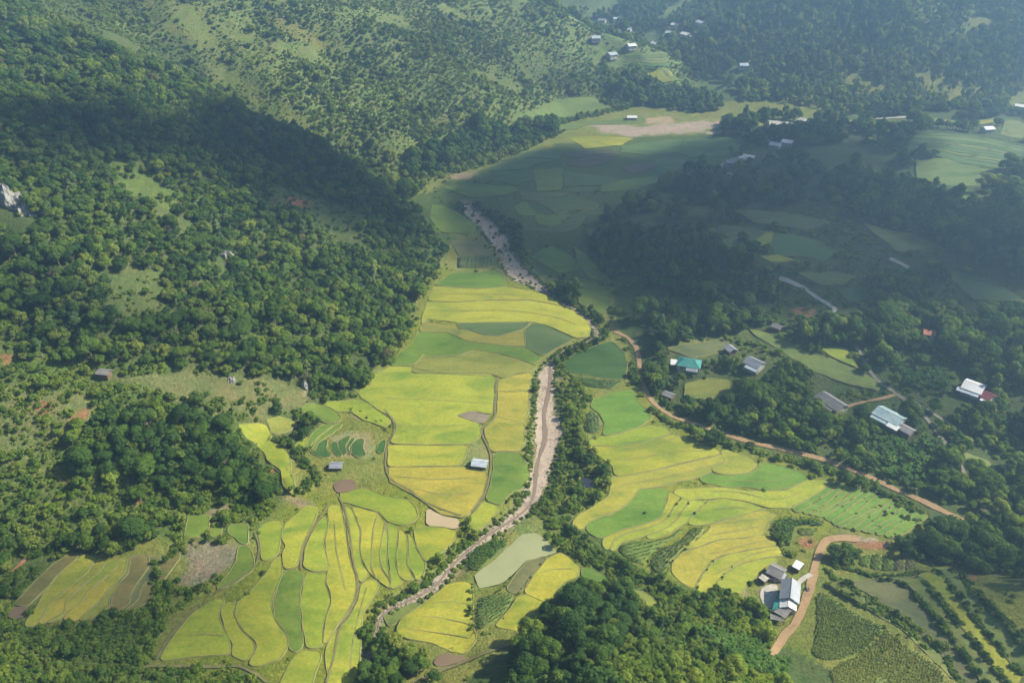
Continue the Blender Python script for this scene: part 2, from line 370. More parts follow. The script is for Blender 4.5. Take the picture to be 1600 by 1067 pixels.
# ------------------------------------------------------------------ survey tables
# fields: (zoom, colour, label, polygon)
FIELDS = [
 ('5', 'green', 'green rice paddy just below the striped vegetable plot by the left hill', [(515,228),(560,224),(640,227),(720,216),(758,238),(768,288),(640,300),(500,288),(445,283),(482,260)]),
 ('5', 'lime', 'long lime green paddy whose far side touches the gravel of the upper river', [(440,292),(500,294),(640,304),(770,294),(900,312),(1000,345),(1030,382),(880,350),(700,350),(540,360),(412,356)]),
 ('5', 'yel', 'wide bright yellow green paddy above the dark lens of weeds', [(410,361),(540,366),(700,356),(880,356),(1035,390),(1080,402),(1150,457),(1163,490),(1148,528),(1092,526),(1042,501),(960,466),(900,451),(760,454),(560,456),(402,440),(382,470),(390,420)]),
 ('5', 'weed', 'dark grey green lens of weeds among the yellow paddies', [(548,464),(640,460),(760,461),(880,463),(855,483),(800,498),(740,516),(680,513),(600,489),(555,480)]),
 ('5', 'weed', 'dark weedy triangle of fallow land beside the river bend', [(866,482),(900,461),(960,477),(1080,535),(1058,548),(1000,578),(968,598),(938,611),(864,568)]),
 ('5', 'olive', 'curved olive gold paddy under the dark lens of weeds', [(390,457),(540,472),(545,490),(600,499),(680,524),(740,527),(800,510),(853,495),(858,568),(840,563),(740,558),(600,543),(500,498),(430,498),(374,498)]),
 ('5', 'green', 'wavy green paddy running from the left hill to the river', [(365,502),(430,505),(500,505),(600,550),(740,565),(860,577),(932,620),(900,648),(830,623),(740,598),(620,578),(560,606),(440,611),(388,601),(338,651),(240,652),(290,592),(340,552)]),
 ('5', 'olive', 'dull gold paddy just below the wavy green one', [(350,660),(395,610),(440,618),(560,614),(620,588),(740,605),(830,630),(908,662),(880,683),(810,688),(762,716),(700,688),(500,688),(335,688)]),
 ('5', 'yel', 'huge yellow paddy with a bare mud patch in its lower right corner', [(160,700),(235,667),(333,664),(345,694),(500,696),(700,697),(731,722),(710,745),(722,790),(711,830),(714,876),(690,882),(630,866),(545,882),(556,893),(646,928),(645,985),(600,1018),(400,1018),(234,1014),(264,960),(270,930),(242,892),(182,862),(97,790),(92,770),(150,742)]),
 ('5', 'gold', 'golden paddy along the river, right of the narrow ditch', [(748,725),(875,695),(888,702),(873,780),(876,860),(850,930),(859,1000),(833,1048),(707,1056),(682,1000),(670,950),(727,895),(742,840),(731,770)]),
 ('8', 'yel', 'yellow paddy left of the white roofed field hut', [(226,-30),(400,-26),(590,-30),(580,20),(553,60),(232,63)]),
 ('8', 'gold', 'large golden paddy directly below the white roofed field hut', [(232,72),(560,68),(620,76),(672,95),(677,130),(637,228),(598,286),(560,296),(480,286),(400,237),(330,188),(232,133)]),
 ('8', 'green', 'green paddy between the white roofed hut and the river', [(714,10),(760,0),(833,6),(868,60),(882,110),(848,168),(780,197),(748,242),(692,228),(684,214),(704,120)]),
 ('8', 'lime', 'small lime paddy wedged between golden paddy and river scrub', [(670,228),(738,252),(690,328),(640,362),(607,348),(612,306)]),
 ('8', 'lime', 'rounded light green paddy above the left terrace strips, below the brown pond', [(0,182),(130,172),(220,207),(308,217),(352,256),(362,300),(330,328),(288,337),(222,314),(186,272),(120,257),(60,237),(10,228)]),
 ('8', 'lime', 'light green paddy below the tan pond', [(352,367),(410,347),(480,347),(548,364),(518,420),(478,458),(438,496),(407,500),(396,496),(362,440)]),
 ('8', 'yel', 'long golden yellow paddy running off the bottom edge', [(97,617),(140,583),(178,602),(148,680),(103,740),(98,830),(93,960),(78,1050),(40,1100),(-60,1100),(-50,900),(-18,832),(47,762),(87,692)]),
 ('8', 'yel', 'bright paddy below the lower river bend, near the bottom edge', [(502,617),(560,602),(602,612),(609,700),(605,800),(621,860),(597,897),(570,915),(500,895),(430,876),(302,856),(269,833),(302,772),(382,722),(442,672)]),
 ('8', 'yel', 'curved yellow paddy right of the green pond', [(960,503),(1030,473),(1058,493),(1106,532),(1101,572),(1058,587),(1017,617),(987,667),(958,690),(872,652),(863,640),(902,572)]),
 ('8', 'lime', 'lime paddy at the foot of the wooded knoll', [(868,663),(956,700),(898,728),(868,758),(848,826),(760,808),(724,803),(782,742),(832,673)]),
 ('8', 'dull', 'drab fallow strip along the lower bank of the green pond', [(782,628),(850,543),(880,508),(948,484),(957,497),(888,570),(848,638),(800,647)]),
 ('8', 'green', 'small green plot beside the scrub under the river terrace', [(1127,542),(1160,537),(1228,571),(1246,589),(1180,597),(1127,577)]),
 ('8', 'olive', 'small olive plot behind the pointed trees of the knoll', [(1322,652),(1380,642),(1438,662),(1484,709),(1450,720),(1390,687)]),
 ('8', 'grass', 'little grassy plot beside the rocky lower stream', [(204,752),(330,702),(376,703),(280,768),(232,806)]),
 # lower left terraces
 ('7', 'lime', 'broad green paddy with a straight left edge at lower left', [(752,956),(832,822),(882,757),(1018,674),(1037,690),(1007,740),(1017,790),(1047,850),(1052,928),(950,937),(822,951)]),
 ('7', 'lime', 'thin winding paddy second from the left among the lower left terraces', [(1047,697),(1087,697),(1078,750),(1107,820),(1176,880),(1181,908),(1139,964),(1089,936),(1098,880),(1054,830),(1034,770),(1026,740)]),
 ('7', 'lime', 'tall swelling paddy in the middle of the lower left terraces', [(1103,702),(1162,642),(1232,562),(1282,492),(1302,480),(1297,560),(1267,640),(1247,700),(1267,780),(1326,850),(1331,898),(1287,956),(1200,986),(1154,982),(1194,910),(1189,875),(1124,810),(1094,750)]),
 ('7', 'green', 'green shaded paddy strip between two pale bunds at lower left', [(1322,552),(1368,548),(1396,570),(1376,640),(1366,720),(1386,800),(1391,888),(1373,915),(1344,911),(1344,858),(1280,770),(1270,700),(1294,620)]),
 ('7', 'lime', 'pear shaped lime paddy left of the long golden paddy', [(1428,563),(1516,568),(1496,610),(1536,680),(1516,740),(1496,800),(1496,896),(1434,901),(1415,800),(1410,690)]),
 ('7', 'yel', 'upper yellow green strip below the stony path junction', [(1313,475),(1334,430),(1314,400),(1333,332),(1420,243),(1476,253),(1437,330),(1396,400),(1386,480),(1367,530),(1322,536)]),
 ('7', 'lime', 'small squarish lime paddy at the top of the lower left terraces', [(1204,352),(1250,324),(1296,324),(1286,400),(1276,468),(1222,500),(1209,480),(1209,420)]),
 ('7', 'yel', 'narrow yellow paddy right of the stony path', [(1473,322),(1509,294),(1521,340),(1486,420),(1516,500),(1530,541),(1450,546),(1404,527),(1414,450),(1443,380)]),
 ('7', 'lime', 'lime paddy cut by the bottom edge below the terraces', [(1403,929),(1476,934),(1456,1020),(1440,1090),(1290,1090),(1343,982)]),
 ('8', 'yel', 'long yellow strip left of the fan of narrow strips', [(-45,252),(4,240),(25,330),(39,430),(55,510),(79,575),(87,612),(73,680),(32,748),(-18,803),(-43,848),(-73,896),(-68,800),(-33,700),(-38,640),(-53,590),(-48,480),(-58,400),(-48,330)]),
 ('7', 'green', 'dark green plot at the edge of the scrub above the drab stony field', [(873,294),(971,289),(956,340),(946,386),(855,396)]),
 ('7', 'green', 'tiny green plot between two darker plots', [(993,333),(1022,333),(1021,387),(984,388)]),
 ('7', 'green', 'wedge of dark green rice above the drab stony field', [(1068,338),(1147,333),(1141,400),(1146,425),(1117,407),(1064,369)]),
 ('7', 'green', 'shaded green slope field left of the swelling paddy', [(1112,436),(1150,445),(1174,500),(1174,542),(1082,612),(1000,640),(1060,560),(1098,500)]),
 ('7', 'lime', 'bright green tongue of rice above the scrub at left', [(1215,2),(1326,2),(1331,80),(1370,150),(1361,200),(1333,187),(1310,110),(1244,50)]),
 ('7', 'brown', 'brownish outer strip of the golden terraces at far left', [(68,703),(162,602),(252,512),(320,469),(364,469),(278,540),(188,640),(129,706)]),
 ('A', 'lime', 'bright lime paddy with a curving edge left of the dark green terraces', [(60,332),(200,323),(298,333),(326,420),(316,460),(397,523),(476,582),(496,640),(501,740),(540,830),(536,925),(503,925),(443,857),(423,740),(303,640),(284,570),(214,480),(134,440)]),
 ('A', 'olive', 'golden olive patch beside the bright lime paddy', [(303,292),(400,268),(480,292),(555,331),(518,377),(420,416),(352,416),(333,350)]),
 ('A', 'green', 'mid green field at the foot of the left hill', [(573,191),(640,168),(780,173),(848,221),(897,271),(925,309),(860,326),(782,317),(742,287),(662,257),(602,229)]),
 ('A', 'lime', 'pale green terrace below the hill foot, beside the huge yellow paddy', [(743,157),(900,143),(1050,133),(1148,162),(1248,242),(1326,302),(1297,366),(1202,327),(1102,297),(1002,227),(900,227),(832,188)]),
 ('A', 'dgreen', 'dark green terrace pocket, leftmost of the lower row', [(663,560),(702,503),(796,464),(777,530),(797,572),(846,600),(770,616),(702,587)]),
 ('A', 'dgreen', 'slim dark green terrace pocket beside a pale bank', [(853,492),(878,484),(897,562),(935,607),(902,597),(863,540)]),
 ('A', 'dgreen', 'curved dark green terrace pocket in the middle of the row', [(903,483),(996,434),(947,520),(981,578),(942,596),(908,540)]),
 ('A', 'dgreen', 'thin crescent of dark green rice', [(1003,470),(1037,444),(974,540),(1006,588),(990,596),(962,540)]),
 ('A', 'dgreen', 'large dark green pocket at the right end of the row', [(1014,512),(1062,464),(1106,459),(1097,540),(1130,600),(1070,620),(1014,588)]),
 ('A', 'dgreen', 'small dark green pocket beside the ditch', [(1224,560),(1243,493),(1286,465),(1257,540),(1266,577),(1233,577)]),
 ('A', 'green', 'slanting green strip above the dark pockets', [(624,545),(682,424),(762,354),(856,338),(758,419),(658,508),(640,556)]),
 ('A', 'lime', 'short light green strip above the bushes', [(544,520),(622,464),(656,444),(598,528),(589,566),(554,548)]),
 ('A', 'green', 'green curved strip between light banks', [(742,440),(880,345),(930,330),(830,410),(740,480),(706,570),(668,548)]),
 # east of the river
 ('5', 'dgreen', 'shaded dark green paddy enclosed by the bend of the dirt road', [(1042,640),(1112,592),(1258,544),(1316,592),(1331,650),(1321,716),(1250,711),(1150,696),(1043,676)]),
 ('B', 'vivid', 'bright green paddy narrowing towards the road bend', [(303,133),(450,84),(636,45),(676,150),(756,230),(785,288),(700,336),(560,396),(430,426),(386,426),(414,330),(344,230),(295,190)]),
 ('B', 'lime', 'pale lime band across the eastern fields', [(430,442),(560,412),(780,354),(898,364),(944,401),(880,437),(700,487),(520,516),(284,507),(276,483),(382,442)]),
 ('B', 'lime', 'broad dull yellow green field in the middle of the eastern fields', [(274,523),(520,533),(700,503),(900,448),(960,424),(1058,443),(1158,483),(1288,533),(1354,561),(1338,587),(1200,621),(1020,661),(850,706),(680,741),(530,765),(484,756),(474,690),(404,640),(354,592),(284,562)]),
 ('B', 'gold', 'winding golden band ending in a blunt tip above the scrub', [(480,778),(540,778),(690,753),(860,718),(1030,675),(1210,635),(1350,601),(1392,569),(1474,583),(1436,638),(1298,677),(1276,732),(1200,766),(1100,796),(980,816),(880,846),(678,876),(646,930),(606,980),(528,1047),(448,1081),(338,1109),(243,1159),(210,1208),(152,1208),(131,1163),(175,1105),(302,1027),(433,945),(448,890),(472,802)]),
 ('D', 'gold', 'golden patch below the roadside scrub', [(-15,133),(20,109),(70,133),(150,154),(241,198),(263,240),(200,279),(100,294),(0,296),(-72,277),(-86,257),(20,213)]),
 ('D', 'vivid', 'deep green field curving under the golden patch', [(284,219),(330,209),(450,244),(560,274),(634,311),(598,342),(500,387),(400,406),(300,401),(150,381),(0,376),(-120,356),(-174,344),(-156,309),(-90,294),(0,312),(110,309),(212,294)]),
 ('C', 'vivid', 'saturated green paddy between golden band and narrow strips', [(254,312),(342,273),(452,248),(543,183),(623,123),(673,44),(702,29),(880,19),(926,42),(906,120),(876,220),(847,267),(700,316),(580,346),(450,396),(390,416),(342,416),(264,369)]),
 ('C', 'lime', 'first narrow strip right of the saturated green paddy', [(944,49),(1036,87),(966,170),(926,250),(888,287),(770,336),(600,376),(478,426),(428,524),(404,517),(394,452),(452,413),(592,361),(712,331),(863,283),(896,221),(922,127)]),
 ('C', 'lime', 'second narrow strip right of the saturated green paddy', [(1053,95),(1101,117),(1037,200),(997,262),(938,322),(820,381),(740,396),(620,436),(518,466),(478,534),(445,540),(494,443),(612,393),(782,351),(903,301),(949,251),(989,171)]),
 ('C', 'yel', 'third narrow strip, ending above the pale vegetable plots', [(1118,121),(1226,138),(1137,219),(1078,297),(1020,321),(958,376),(860,416),(764,436),(748,408),(832,398),(953,338),(1014,277),(1059,207)]),
 ('P', 'yel', 'broad yellow green field left of the row of small terraces', [(1052,771),(1060,765),(1095,763),(1130,765),(1190,771),(1233,768),(1265,751),(1298,753),(1283,765),(1261,781),(1230,794),(1200,792),(1165,781),(1130,776),(1090,777),(1072,783)]),
 ('P', 'lime', 'sunny lime wedge above the corn strip', [(1106,786),(1130,781),(1165,786),(1196,796),(1176,798),(1155,805),(1130,810),(1110,816),(1085,820),(1075,817),(1091,802)]),
 ('P', 'gold', 'upper golden field beside the corn strip', [(1112,822),(1135,814),(1160,808),(1178,801),(1195,799),(1211,804),(1199,810),(1195,822),(1189,834),(1160,839),(1120,841),(1090,854),(1071,859),(1066,850),(1095,838),(1112,828)]),
 ('P', 'gold', 'second golden field above the farmyard', [(1068,863),(1090,858),(1125,846),(1160,844),(1192,838),(1204,839),(1212,850),(1190,855),(1150,861),(1121,867),(1104,884),(1089,904),(1083,917),(1066,909),(1053,895),(1051,880)]),
 ('P', 'yel', 'yellow olive strip curving down past the farmyard', [(1098,900),(1115,880),(1135,870),(1170,863),(1200,857),(1215,856),(1221,866),(1190,871),(1160,877),(1139,889),(1119,904),(1107,921),(1095,924),(1092,915)]),
 ('P', 'yel', 'last golden strip next to the farm shed', [(1118,918),(1135,900),(1155,885),(1185,878),(1214,872),(1210,880),(1196,884),(1186,895),(1168,913),(1145,935),(1123,929)]),
 # shaded middle valley; teal fields carry the shade in a darker base colour
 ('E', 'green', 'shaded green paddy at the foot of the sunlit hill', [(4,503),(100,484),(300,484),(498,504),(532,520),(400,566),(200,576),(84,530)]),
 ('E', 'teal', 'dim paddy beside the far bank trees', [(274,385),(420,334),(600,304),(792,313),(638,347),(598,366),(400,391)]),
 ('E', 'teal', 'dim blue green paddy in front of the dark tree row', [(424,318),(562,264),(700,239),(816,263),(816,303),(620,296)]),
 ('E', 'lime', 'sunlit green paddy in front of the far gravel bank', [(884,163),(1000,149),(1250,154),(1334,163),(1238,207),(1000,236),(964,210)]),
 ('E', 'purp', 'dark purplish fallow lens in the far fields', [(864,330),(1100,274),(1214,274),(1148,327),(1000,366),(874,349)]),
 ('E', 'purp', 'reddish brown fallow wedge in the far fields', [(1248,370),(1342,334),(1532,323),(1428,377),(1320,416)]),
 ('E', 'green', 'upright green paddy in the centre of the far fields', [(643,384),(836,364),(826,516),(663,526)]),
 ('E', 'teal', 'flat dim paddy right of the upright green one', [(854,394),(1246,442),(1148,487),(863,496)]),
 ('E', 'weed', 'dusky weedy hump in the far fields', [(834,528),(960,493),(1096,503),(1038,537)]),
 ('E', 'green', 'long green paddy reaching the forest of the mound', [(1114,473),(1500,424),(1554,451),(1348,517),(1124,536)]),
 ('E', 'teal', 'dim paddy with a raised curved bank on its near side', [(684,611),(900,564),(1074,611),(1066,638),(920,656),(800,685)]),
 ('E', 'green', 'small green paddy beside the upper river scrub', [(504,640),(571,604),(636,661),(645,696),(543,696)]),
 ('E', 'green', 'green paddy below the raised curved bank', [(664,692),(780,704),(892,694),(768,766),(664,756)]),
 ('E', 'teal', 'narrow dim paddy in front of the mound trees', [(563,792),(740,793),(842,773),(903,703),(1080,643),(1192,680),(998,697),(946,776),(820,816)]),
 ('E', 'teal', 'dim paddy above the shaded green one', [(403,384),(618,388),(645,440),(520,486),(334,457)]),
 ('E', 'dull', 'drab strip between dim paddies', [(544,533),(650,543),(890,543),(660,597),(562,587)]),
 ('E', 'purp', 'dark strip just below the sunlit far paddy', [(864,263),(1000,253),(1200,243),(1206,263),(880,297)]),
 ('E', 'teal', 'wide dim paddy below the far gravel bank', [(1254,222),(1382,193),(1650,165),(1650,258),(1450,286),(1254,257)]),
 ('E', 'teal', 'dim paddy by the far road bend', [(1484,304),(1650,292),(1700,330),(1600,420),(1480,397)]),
 ('E', 'teal', 'long dim paddy left of the village by the road bend', [(1700,170),(1900,150),(2080,170),(2100,230),(1950,280),(1720,300),(1660,260)]),
 ('E', 'green', 'green paddy left of the upper gravel bed', [(-60,625),(0,623),(158,702),(178,740),(254,761),(198,826),(0,816),(-80,720)]),
 ('E', 'dull', 'olive fallow plot above the striped plot', [(64,873),(200,869),(300,923),(362,958),(122,976)]),
 ('L', 'green', 'terraced green paddy behind the river trees', [(494,370),(571,314),(640,294),(766,361),(814,438),(700,475),(602,428)]),
 ('L', 'green', 'green paddy stepping down from the forest mound', [(784,293),(860,353),(957,452),(1052,545),(902,516),(843,438)]),
 ('L', 'green', 'shaded green paddy right of the dark river trees', [(824,553),(900,563),(1056,573),(1036,700),(988,765),(902,737),(824,688)]),
 # upper right
 ('G', 'grass', 'large pale green field below the curved terraces at right', [(474,624),(800,604),(950,654),(1250,684),(1326,703),(1374,760),(1297,846),(900,876),(484,836)]),
 ('G', 'yel', 'yellow paddy left of the road gap at the foot of the far hill', [(604,173),(700,169),(894,203),(894,246),(742,237)]),
 ('G', 'yel', 'yellow paddy right of the road gap at the foot of the far hill', [(984,203),(1080,194),(1294,164),(1304,207),(1003,251)]),
 ('G', 'green', 'bright green paddy behind the dark trees at right', [(934,933),(1096,934),(1076,1016),(963,1006)]),
 ('G', 'green', 'small bright green paddy near the right edge', [(1314,913),(1416,904),(1397,960),(1432,996),(1353,978)]),
 ('G', 'lime', 'pale yellow paddy at the right edge behind dark trees', [(1424,913),(1640,913),(1640,978),(1472,958)]),
 ('G', 'grass', 'pale grassy slope at the right edge above the terraces', [(1404,183),(1550,203),(1640,262),(1640,385),(1353,337),(1383,251)]),
 ('G', 'yel', 'small yellow plot left of the curved terraces', [(-40,370),(0,370),(140,430),(60,440),(-30,415)]),
 ('H', 'lime', 'light green clearing in the far valley beyond the hill nose', [(979,422),(1126,413),(1136,467),(1080,477)]),
 ('F', 'green', 'small green field above the mound, left of a pair', [(444,93),(518,74),(537,119),(482,127)]),
 ('F', 'green', 'green field behind the mound forest, middle of three', [(564,163),(640,154),(703,198),(602,197)]),
 ('F', 'lime', 'light green field behind the mound forest, right of three', [(746,181),(880,114),(926,114),(906,177),(802,206)]),
 ('F', 'lime', 'light field at the end of the upper pale road', [(826,263),(960,269),(1083,300),(980,316),(922,316)]),
 ('P', 'grass', 'long grassy spur running down towards the road fork', [(1166,509),(1200,521),(1250,546),(1310,566),(1360,591),(1378,605),(1370,611),(1320,599),(1270,579),(1215,544),(1180,524)]),
 ('P', 'lime', 'small yellow green field beside the grassy spur', [(1284,545),(1320,543),(1338,574),(1312,563)]),
 ('P', 'olive', 'yellowish meadow below the teal roofed house', [(1071,601),(1100,591),(1139,593),(1143,611),(1110,626),(1070,623)]),
 ('F', 'teal', 'shaded field at the upper left of the dark right slope', [(330,62),(436,52),(436,128),(380,148)]),
 ('F', 'weed', 'broad shaded field between two green fields behind the mound', [(560,62),(890,92),(738,165),(690,160),(600,135),(545,110)]),
 ('F', 'teal', 'long shaded field sloping right of the light green field', [(935,112),(1200,152),(1375,240),(1280,296),(1110,270),(940,250),(918,190)]),
 ('F', 'grass', 'dim grassy slope above the upper pale road', [(1105,384),(1350,374),(1500,403),(1400,466),(1250,476)]),
 ('F', 'teal', 'dim plot right of the upper pale road', [(1384,503),(1556,474),(1596,556),(1450,586)]),
 ('P', 'weed', 'dim field below the forest of the far hamlet', [(1150,332),(1240,332),(1298,346),(1260,359),(1180,350)]),
 ('P', 'grass', 'dim green field on the upper right slope', [(1350,352),(1430,367),(1478,390),(1400,394)]),
 ('P', 'dull', 'dry sloping plot above the teal roofed house', [(1042,546),(1128,530),(1148,545),(1082,560)]),
 ('P', 'weed', 'dim plot on the slope near the right edge', [(1480,420),(1560,440),(1600,470),(1520,470)]),
 ('P', 'grass', 'grassy plot beside the lane at right', [(1505,705),(1545,720),(1560,745),(1520,740)]),
 ('2', 'grass', 'pale meadow at the far end of the valley below the trees', [(790,560),(900,520),(1010,460),(1180,452),(1260,500),(1180,520),(1000,545),(870,570)]),
 ('2', 'grass', 'pale green flat in front of the far gravel', [(1010,580),(1120,560),(1250,560),(1330,540),(1420,548),(1400,575),(1150,580),(1100,600),(1010,605)]),
]
# strips between consecutive lines
def strip_sets():
    sets = []
    fan = [[(10,240),(30,320),(45,420),(60,500),(85,570),(95,608)], [(57,250),(82,310),(101,360),(96,440),(110,510),(140,562)],
           [(180,277),(160,350),(150,450),(150,540),(165,578),(188,597)], [(215,322),(202,380),(186,480),(201,545),(235,590),(236,632)],
           [(217,322),(226,395),(228,410),(226,500),(240,590),(238,636)], [(275,347),(270,430),(263,500),(276,570),(300,600)],
           [(315,372),(320,450),(316,520),(350,580),(352,592)], [(332,382),(352,440),(394,510),(390,560),(372,588)]]
    sets.append(('8', ['yel', 'yel', 'lime', 'yel', 'lime', 'lime', 'lime'], fan, 'narrow upright paddy of the fan of strips by the tan pond, {} from the left'))
    left = [[(390,477),(300,550),(220,650),(187,720),(122,803)], [(455,482),(400,560),(312,630),(227,705),(212,745),(172,800)],
            [(500,492),(470,545),(402,600),(302,690),(302,740),(205,795)], [(545,492),(545,530),(472,590),(402,650),(392,680),(312,745),(290,775)],
            [(590,492),(577,560),(502,640),(462,690),(382,760),(360,778)], [(606,482),(594,560),(549,610),(509,680),(513,715),(445,765),(390,782)],
            [(690,477),(690,530),(642,600),(602,670),(602,700),(545,742),(524,730)], [(745,482),(740,530),(722,580),(664,610),(644,680),(570,742)],
            [(825,457),(830,490),(762,570),(704,640),(692,690),(645,708)]]
    sets.append(('7', ['gold', 'gold', 'gold', 'gold', 'olive', 'brown', 'dull', 'brown'], left, 'golden terrace strip on the shaded slope at lower left, {} from the left'))
    def inter(a, b, n):
        a, b = resample(a, 1e9 if 0 else 30), resample(b, 30)
        m = 14
        a = resample(a, 1, False) if 0 else a
        ta = np.linspace(0, len(a)-1, m); tb = np.linspace(0, len(b)-1, m)
        A = np.stack([np.interp(ta, range(len(a)), a[:, k]) for k in (0, 1)], 1); B = np.stack([np.interp(tb, range(len(b)), b[:, k]) for k in (0, 1)], 1)
        return [[tuple(q) for q in A+(B-A)*t] for t in np.linspace(0, 1, n+1)]
    def ladder(top, bot, n, wig=0.0):
        t = np.asarray(top, float); b = np.asarray(bot, float)
        f = np.linspace(0, 1, n+1)
        def at(p, f):
            L = np.r_[0, np.cumsum(np.hypot(*(p[1:]-p[:-1]).T))]; s = f*L[-1]
            return np.stack([np.interp(s, L, p[:, 0]), np.interp(s, L, p[:, 1])], 1)
        T, B = at(t, f), at(b, f); r = []
        for i in range(n+1):
            pts = []
            for k in np.linspace(0, 1, 7):
                q = T[i]*(1-k)+B[i]*k; pts.append((q[0]+wig*math.sin(k*6.0+i*1.7)+wig*1.2*math.sin(k*3.1), q[1]))
            r.append(pts)
        return r
    sets.append(('D', ['vivid']*13, ladder([(845,352),(960,385),(1130,432),(1330,495),(1500,565),(1540,605)], [(520,568),(620,600),(760,632),(850,690),(1000,725),(1260,775)], 13, 10),
                 'small bright green terrace above the red earth bank, {} from the left'))
    sets.append(('G', ['teal', 'grass', 'teal', 'grass', 'teal', 'teal', 'grass', 'teal', 'teal'],
                 inter([(450,330),(800,335),(1100,352),(1350,402),(1640,480)], [(380,530),(700,562),(900,622),(1200,655),(1480,695)], 9),
                 'long curved terrace on the hazy right slope, {} from the top'))
    sets.append(('H', ['grass', 'teal', 'grass', 'grass', 'teal'], inter([(760,318),(900,310),(1080,300)], [(760,358),(920,372),(1110,380)], 5),
                 'pale thin terrace in the hazy far valley, {} from the top'))
    banks = [[(62,350),(300,490),(600,640),(700,720),(800,830)], [(190,345),(480,520),(700,640),(900,830),(1050,1090)], [(440,315),(600,340),(720,430),(900,640),(1100,900),(1220,1090)],
             [(720,300),(900,470),(1080,690),(1250,900),(1400,1090)], [(830,255),(1050,480),(1250,720),(1500,1000)], [(960,240),(1150,420),(1400,680),(1580,870)]]
    sets.append(('J', ['grass', 'dull', 'grass', 'lime', 'grass'], banks, 'shaded terrace between hedged banks at lower right, {} from the road'))
    return sets, ladder, inter
SETS, ladder, inter = strip_sets()
ORD = ['first', 'second', 'third', 'fourth', 'fifth', 'sixth', 'seventh', 'eighth', 'ninth', 'tenth', 'eleventh', 'twelfth', 'thirteenth', 'fourteenth']
# planted plots: (zoom, leaf, label, polygon, row spacing m, plant height m, row direction deg)
CROPS = [
 ('E', 'crop', 'dark striped vegetable plot between the left hill and the gravel bed', [(108,988),(370,974),(386,1040),(300,1064),(104,1064)], 2.6, .7, 90),
 ('B', 'crop', 'dark oval net covered seedling plot in the river scrub', [(224,270),(272,224),(338,243),(376,330),(357,398),(300,416),(224,398)], 1.6, .8, 90),
 ('C', 'blue', 'grey green corn strip crossing the golden fields', [(764,640),(822,562),(882,503),(1000,473),(1082,383),(1130,344),(1218,339),(1245,360),(1178,437),(1078,507),(1008,567),(957,640),(888,735),(802,717)], 1.3, 1.3, 50),
 ('C', 'bush', 'pale green vegetable plots left of the corn strip', [(562,588),(504,540),(523,483),(640,454),(760,453),(860,443),(960,398),(1038,335),(1056,370),(958,447),(858,507),(758,597),(700,655),(640,636)], 1.8, .6, 20),
 ('D', 'crop', 'tall dark corn block beside the red earth patch', [(384,650),(440,634),(560,629),(700,643),(785,680),(740,697),(640,677),(560,687),(538,740),(518,820),(500,855),(442,780),(394,720)], 1.2, 1.9, 10),
 ('D', 'bush', 'light green bean plot behind the red earth patch', [(564,702),(650,694),(734,707),(688,766),(592,766),(554,740)], 1.3, .7, 0),
 ('8', 'blue', 'grey green weedy plot left of the lime paddy by the knoll', [(643,672),(760,643),(816,661),(778,728),(713,797),(642,826),(628,760)], 1.4, .8, 40),
 ('8', 'crop', 'dark green corn patch along the upper bank of the green pond', [(594,472),(700,404),(778,403),(786,425),(718,488),(638,551),(594,546)], 1.3, 1.5, 30),
 ('5', 'crop', 'dark weedy strip below the shaded paddy at the road bend', [(1044,692),(1150,713),(1312,732),(1258,766),(1150,757)], 1.5, .8, 10),
 ('J', 'bean', 'rough green peanut field between the farm road and the lower right hedges', [(-30,420),(20,392),(150,484),(300,574),(480,654),(400,760),(300,840),(150,900),(20,900),(-60,860),(-20,640)], .8, .5, 60),
 ('J', 'peanut', 'drier yellowish rough field at the bottom edge, lower right', [(490,662),(560,714),(640,794),(756,864),(856,934),(935,1030),(900,1100),(120,1100),(60,990),(150,915),(310,850),(410,768)], .8, .5, 60),
]
SETC = ('J', ladder([(300,135),(430,112),(530,132),(640,148),(722,168)], [(280,200),(420,243),(520,248),(640,243),(718,232)], 5))
PONDS = [
 ('8', 'pond', 'pond', [(634,570),(722,502),(782,442),(852,383),(910,378),(958,412),(1000,455),(930,476),(860,491),(798,558),(743,601),(652,621)]),
 ('8', 'tanpond', 'pond', [(408,258),(440,278),(500,303),(552,308),(547,354),(480,337),(408,332)]),
 ('A', 'brownpond', 'pond', [(870,830),(950,795),(1010,800),(1045,855),(980,890),(900,900),(880,870)]),
 ('7', 'brownpond', 'pond', [(57,720),(128,714),(98,763),(38,763)]),
 ('8', 'brownpond', 'pond', [(446,968),(482,932),(540,942),(596,933),(560,947),(500,973),(452,983)]),
 ('5', 'mud', 'mud_flat', [(550,885),(592,870),(640,872),(696,886),(660,922),(602,903)]),
 ('B', 'dark', 'pond', [(195,790),(290,770),(330,800),(300,860),(220,850)]),
]
POND_LABEL = ['murky green fish pond', 'tan muddy pond', 'brown pond below the grey hut', 'small brown pond at far left', 'muddy pool at the bottom edge', 'bare brown mud patch in the paddy', 'dark pool among bank trees']
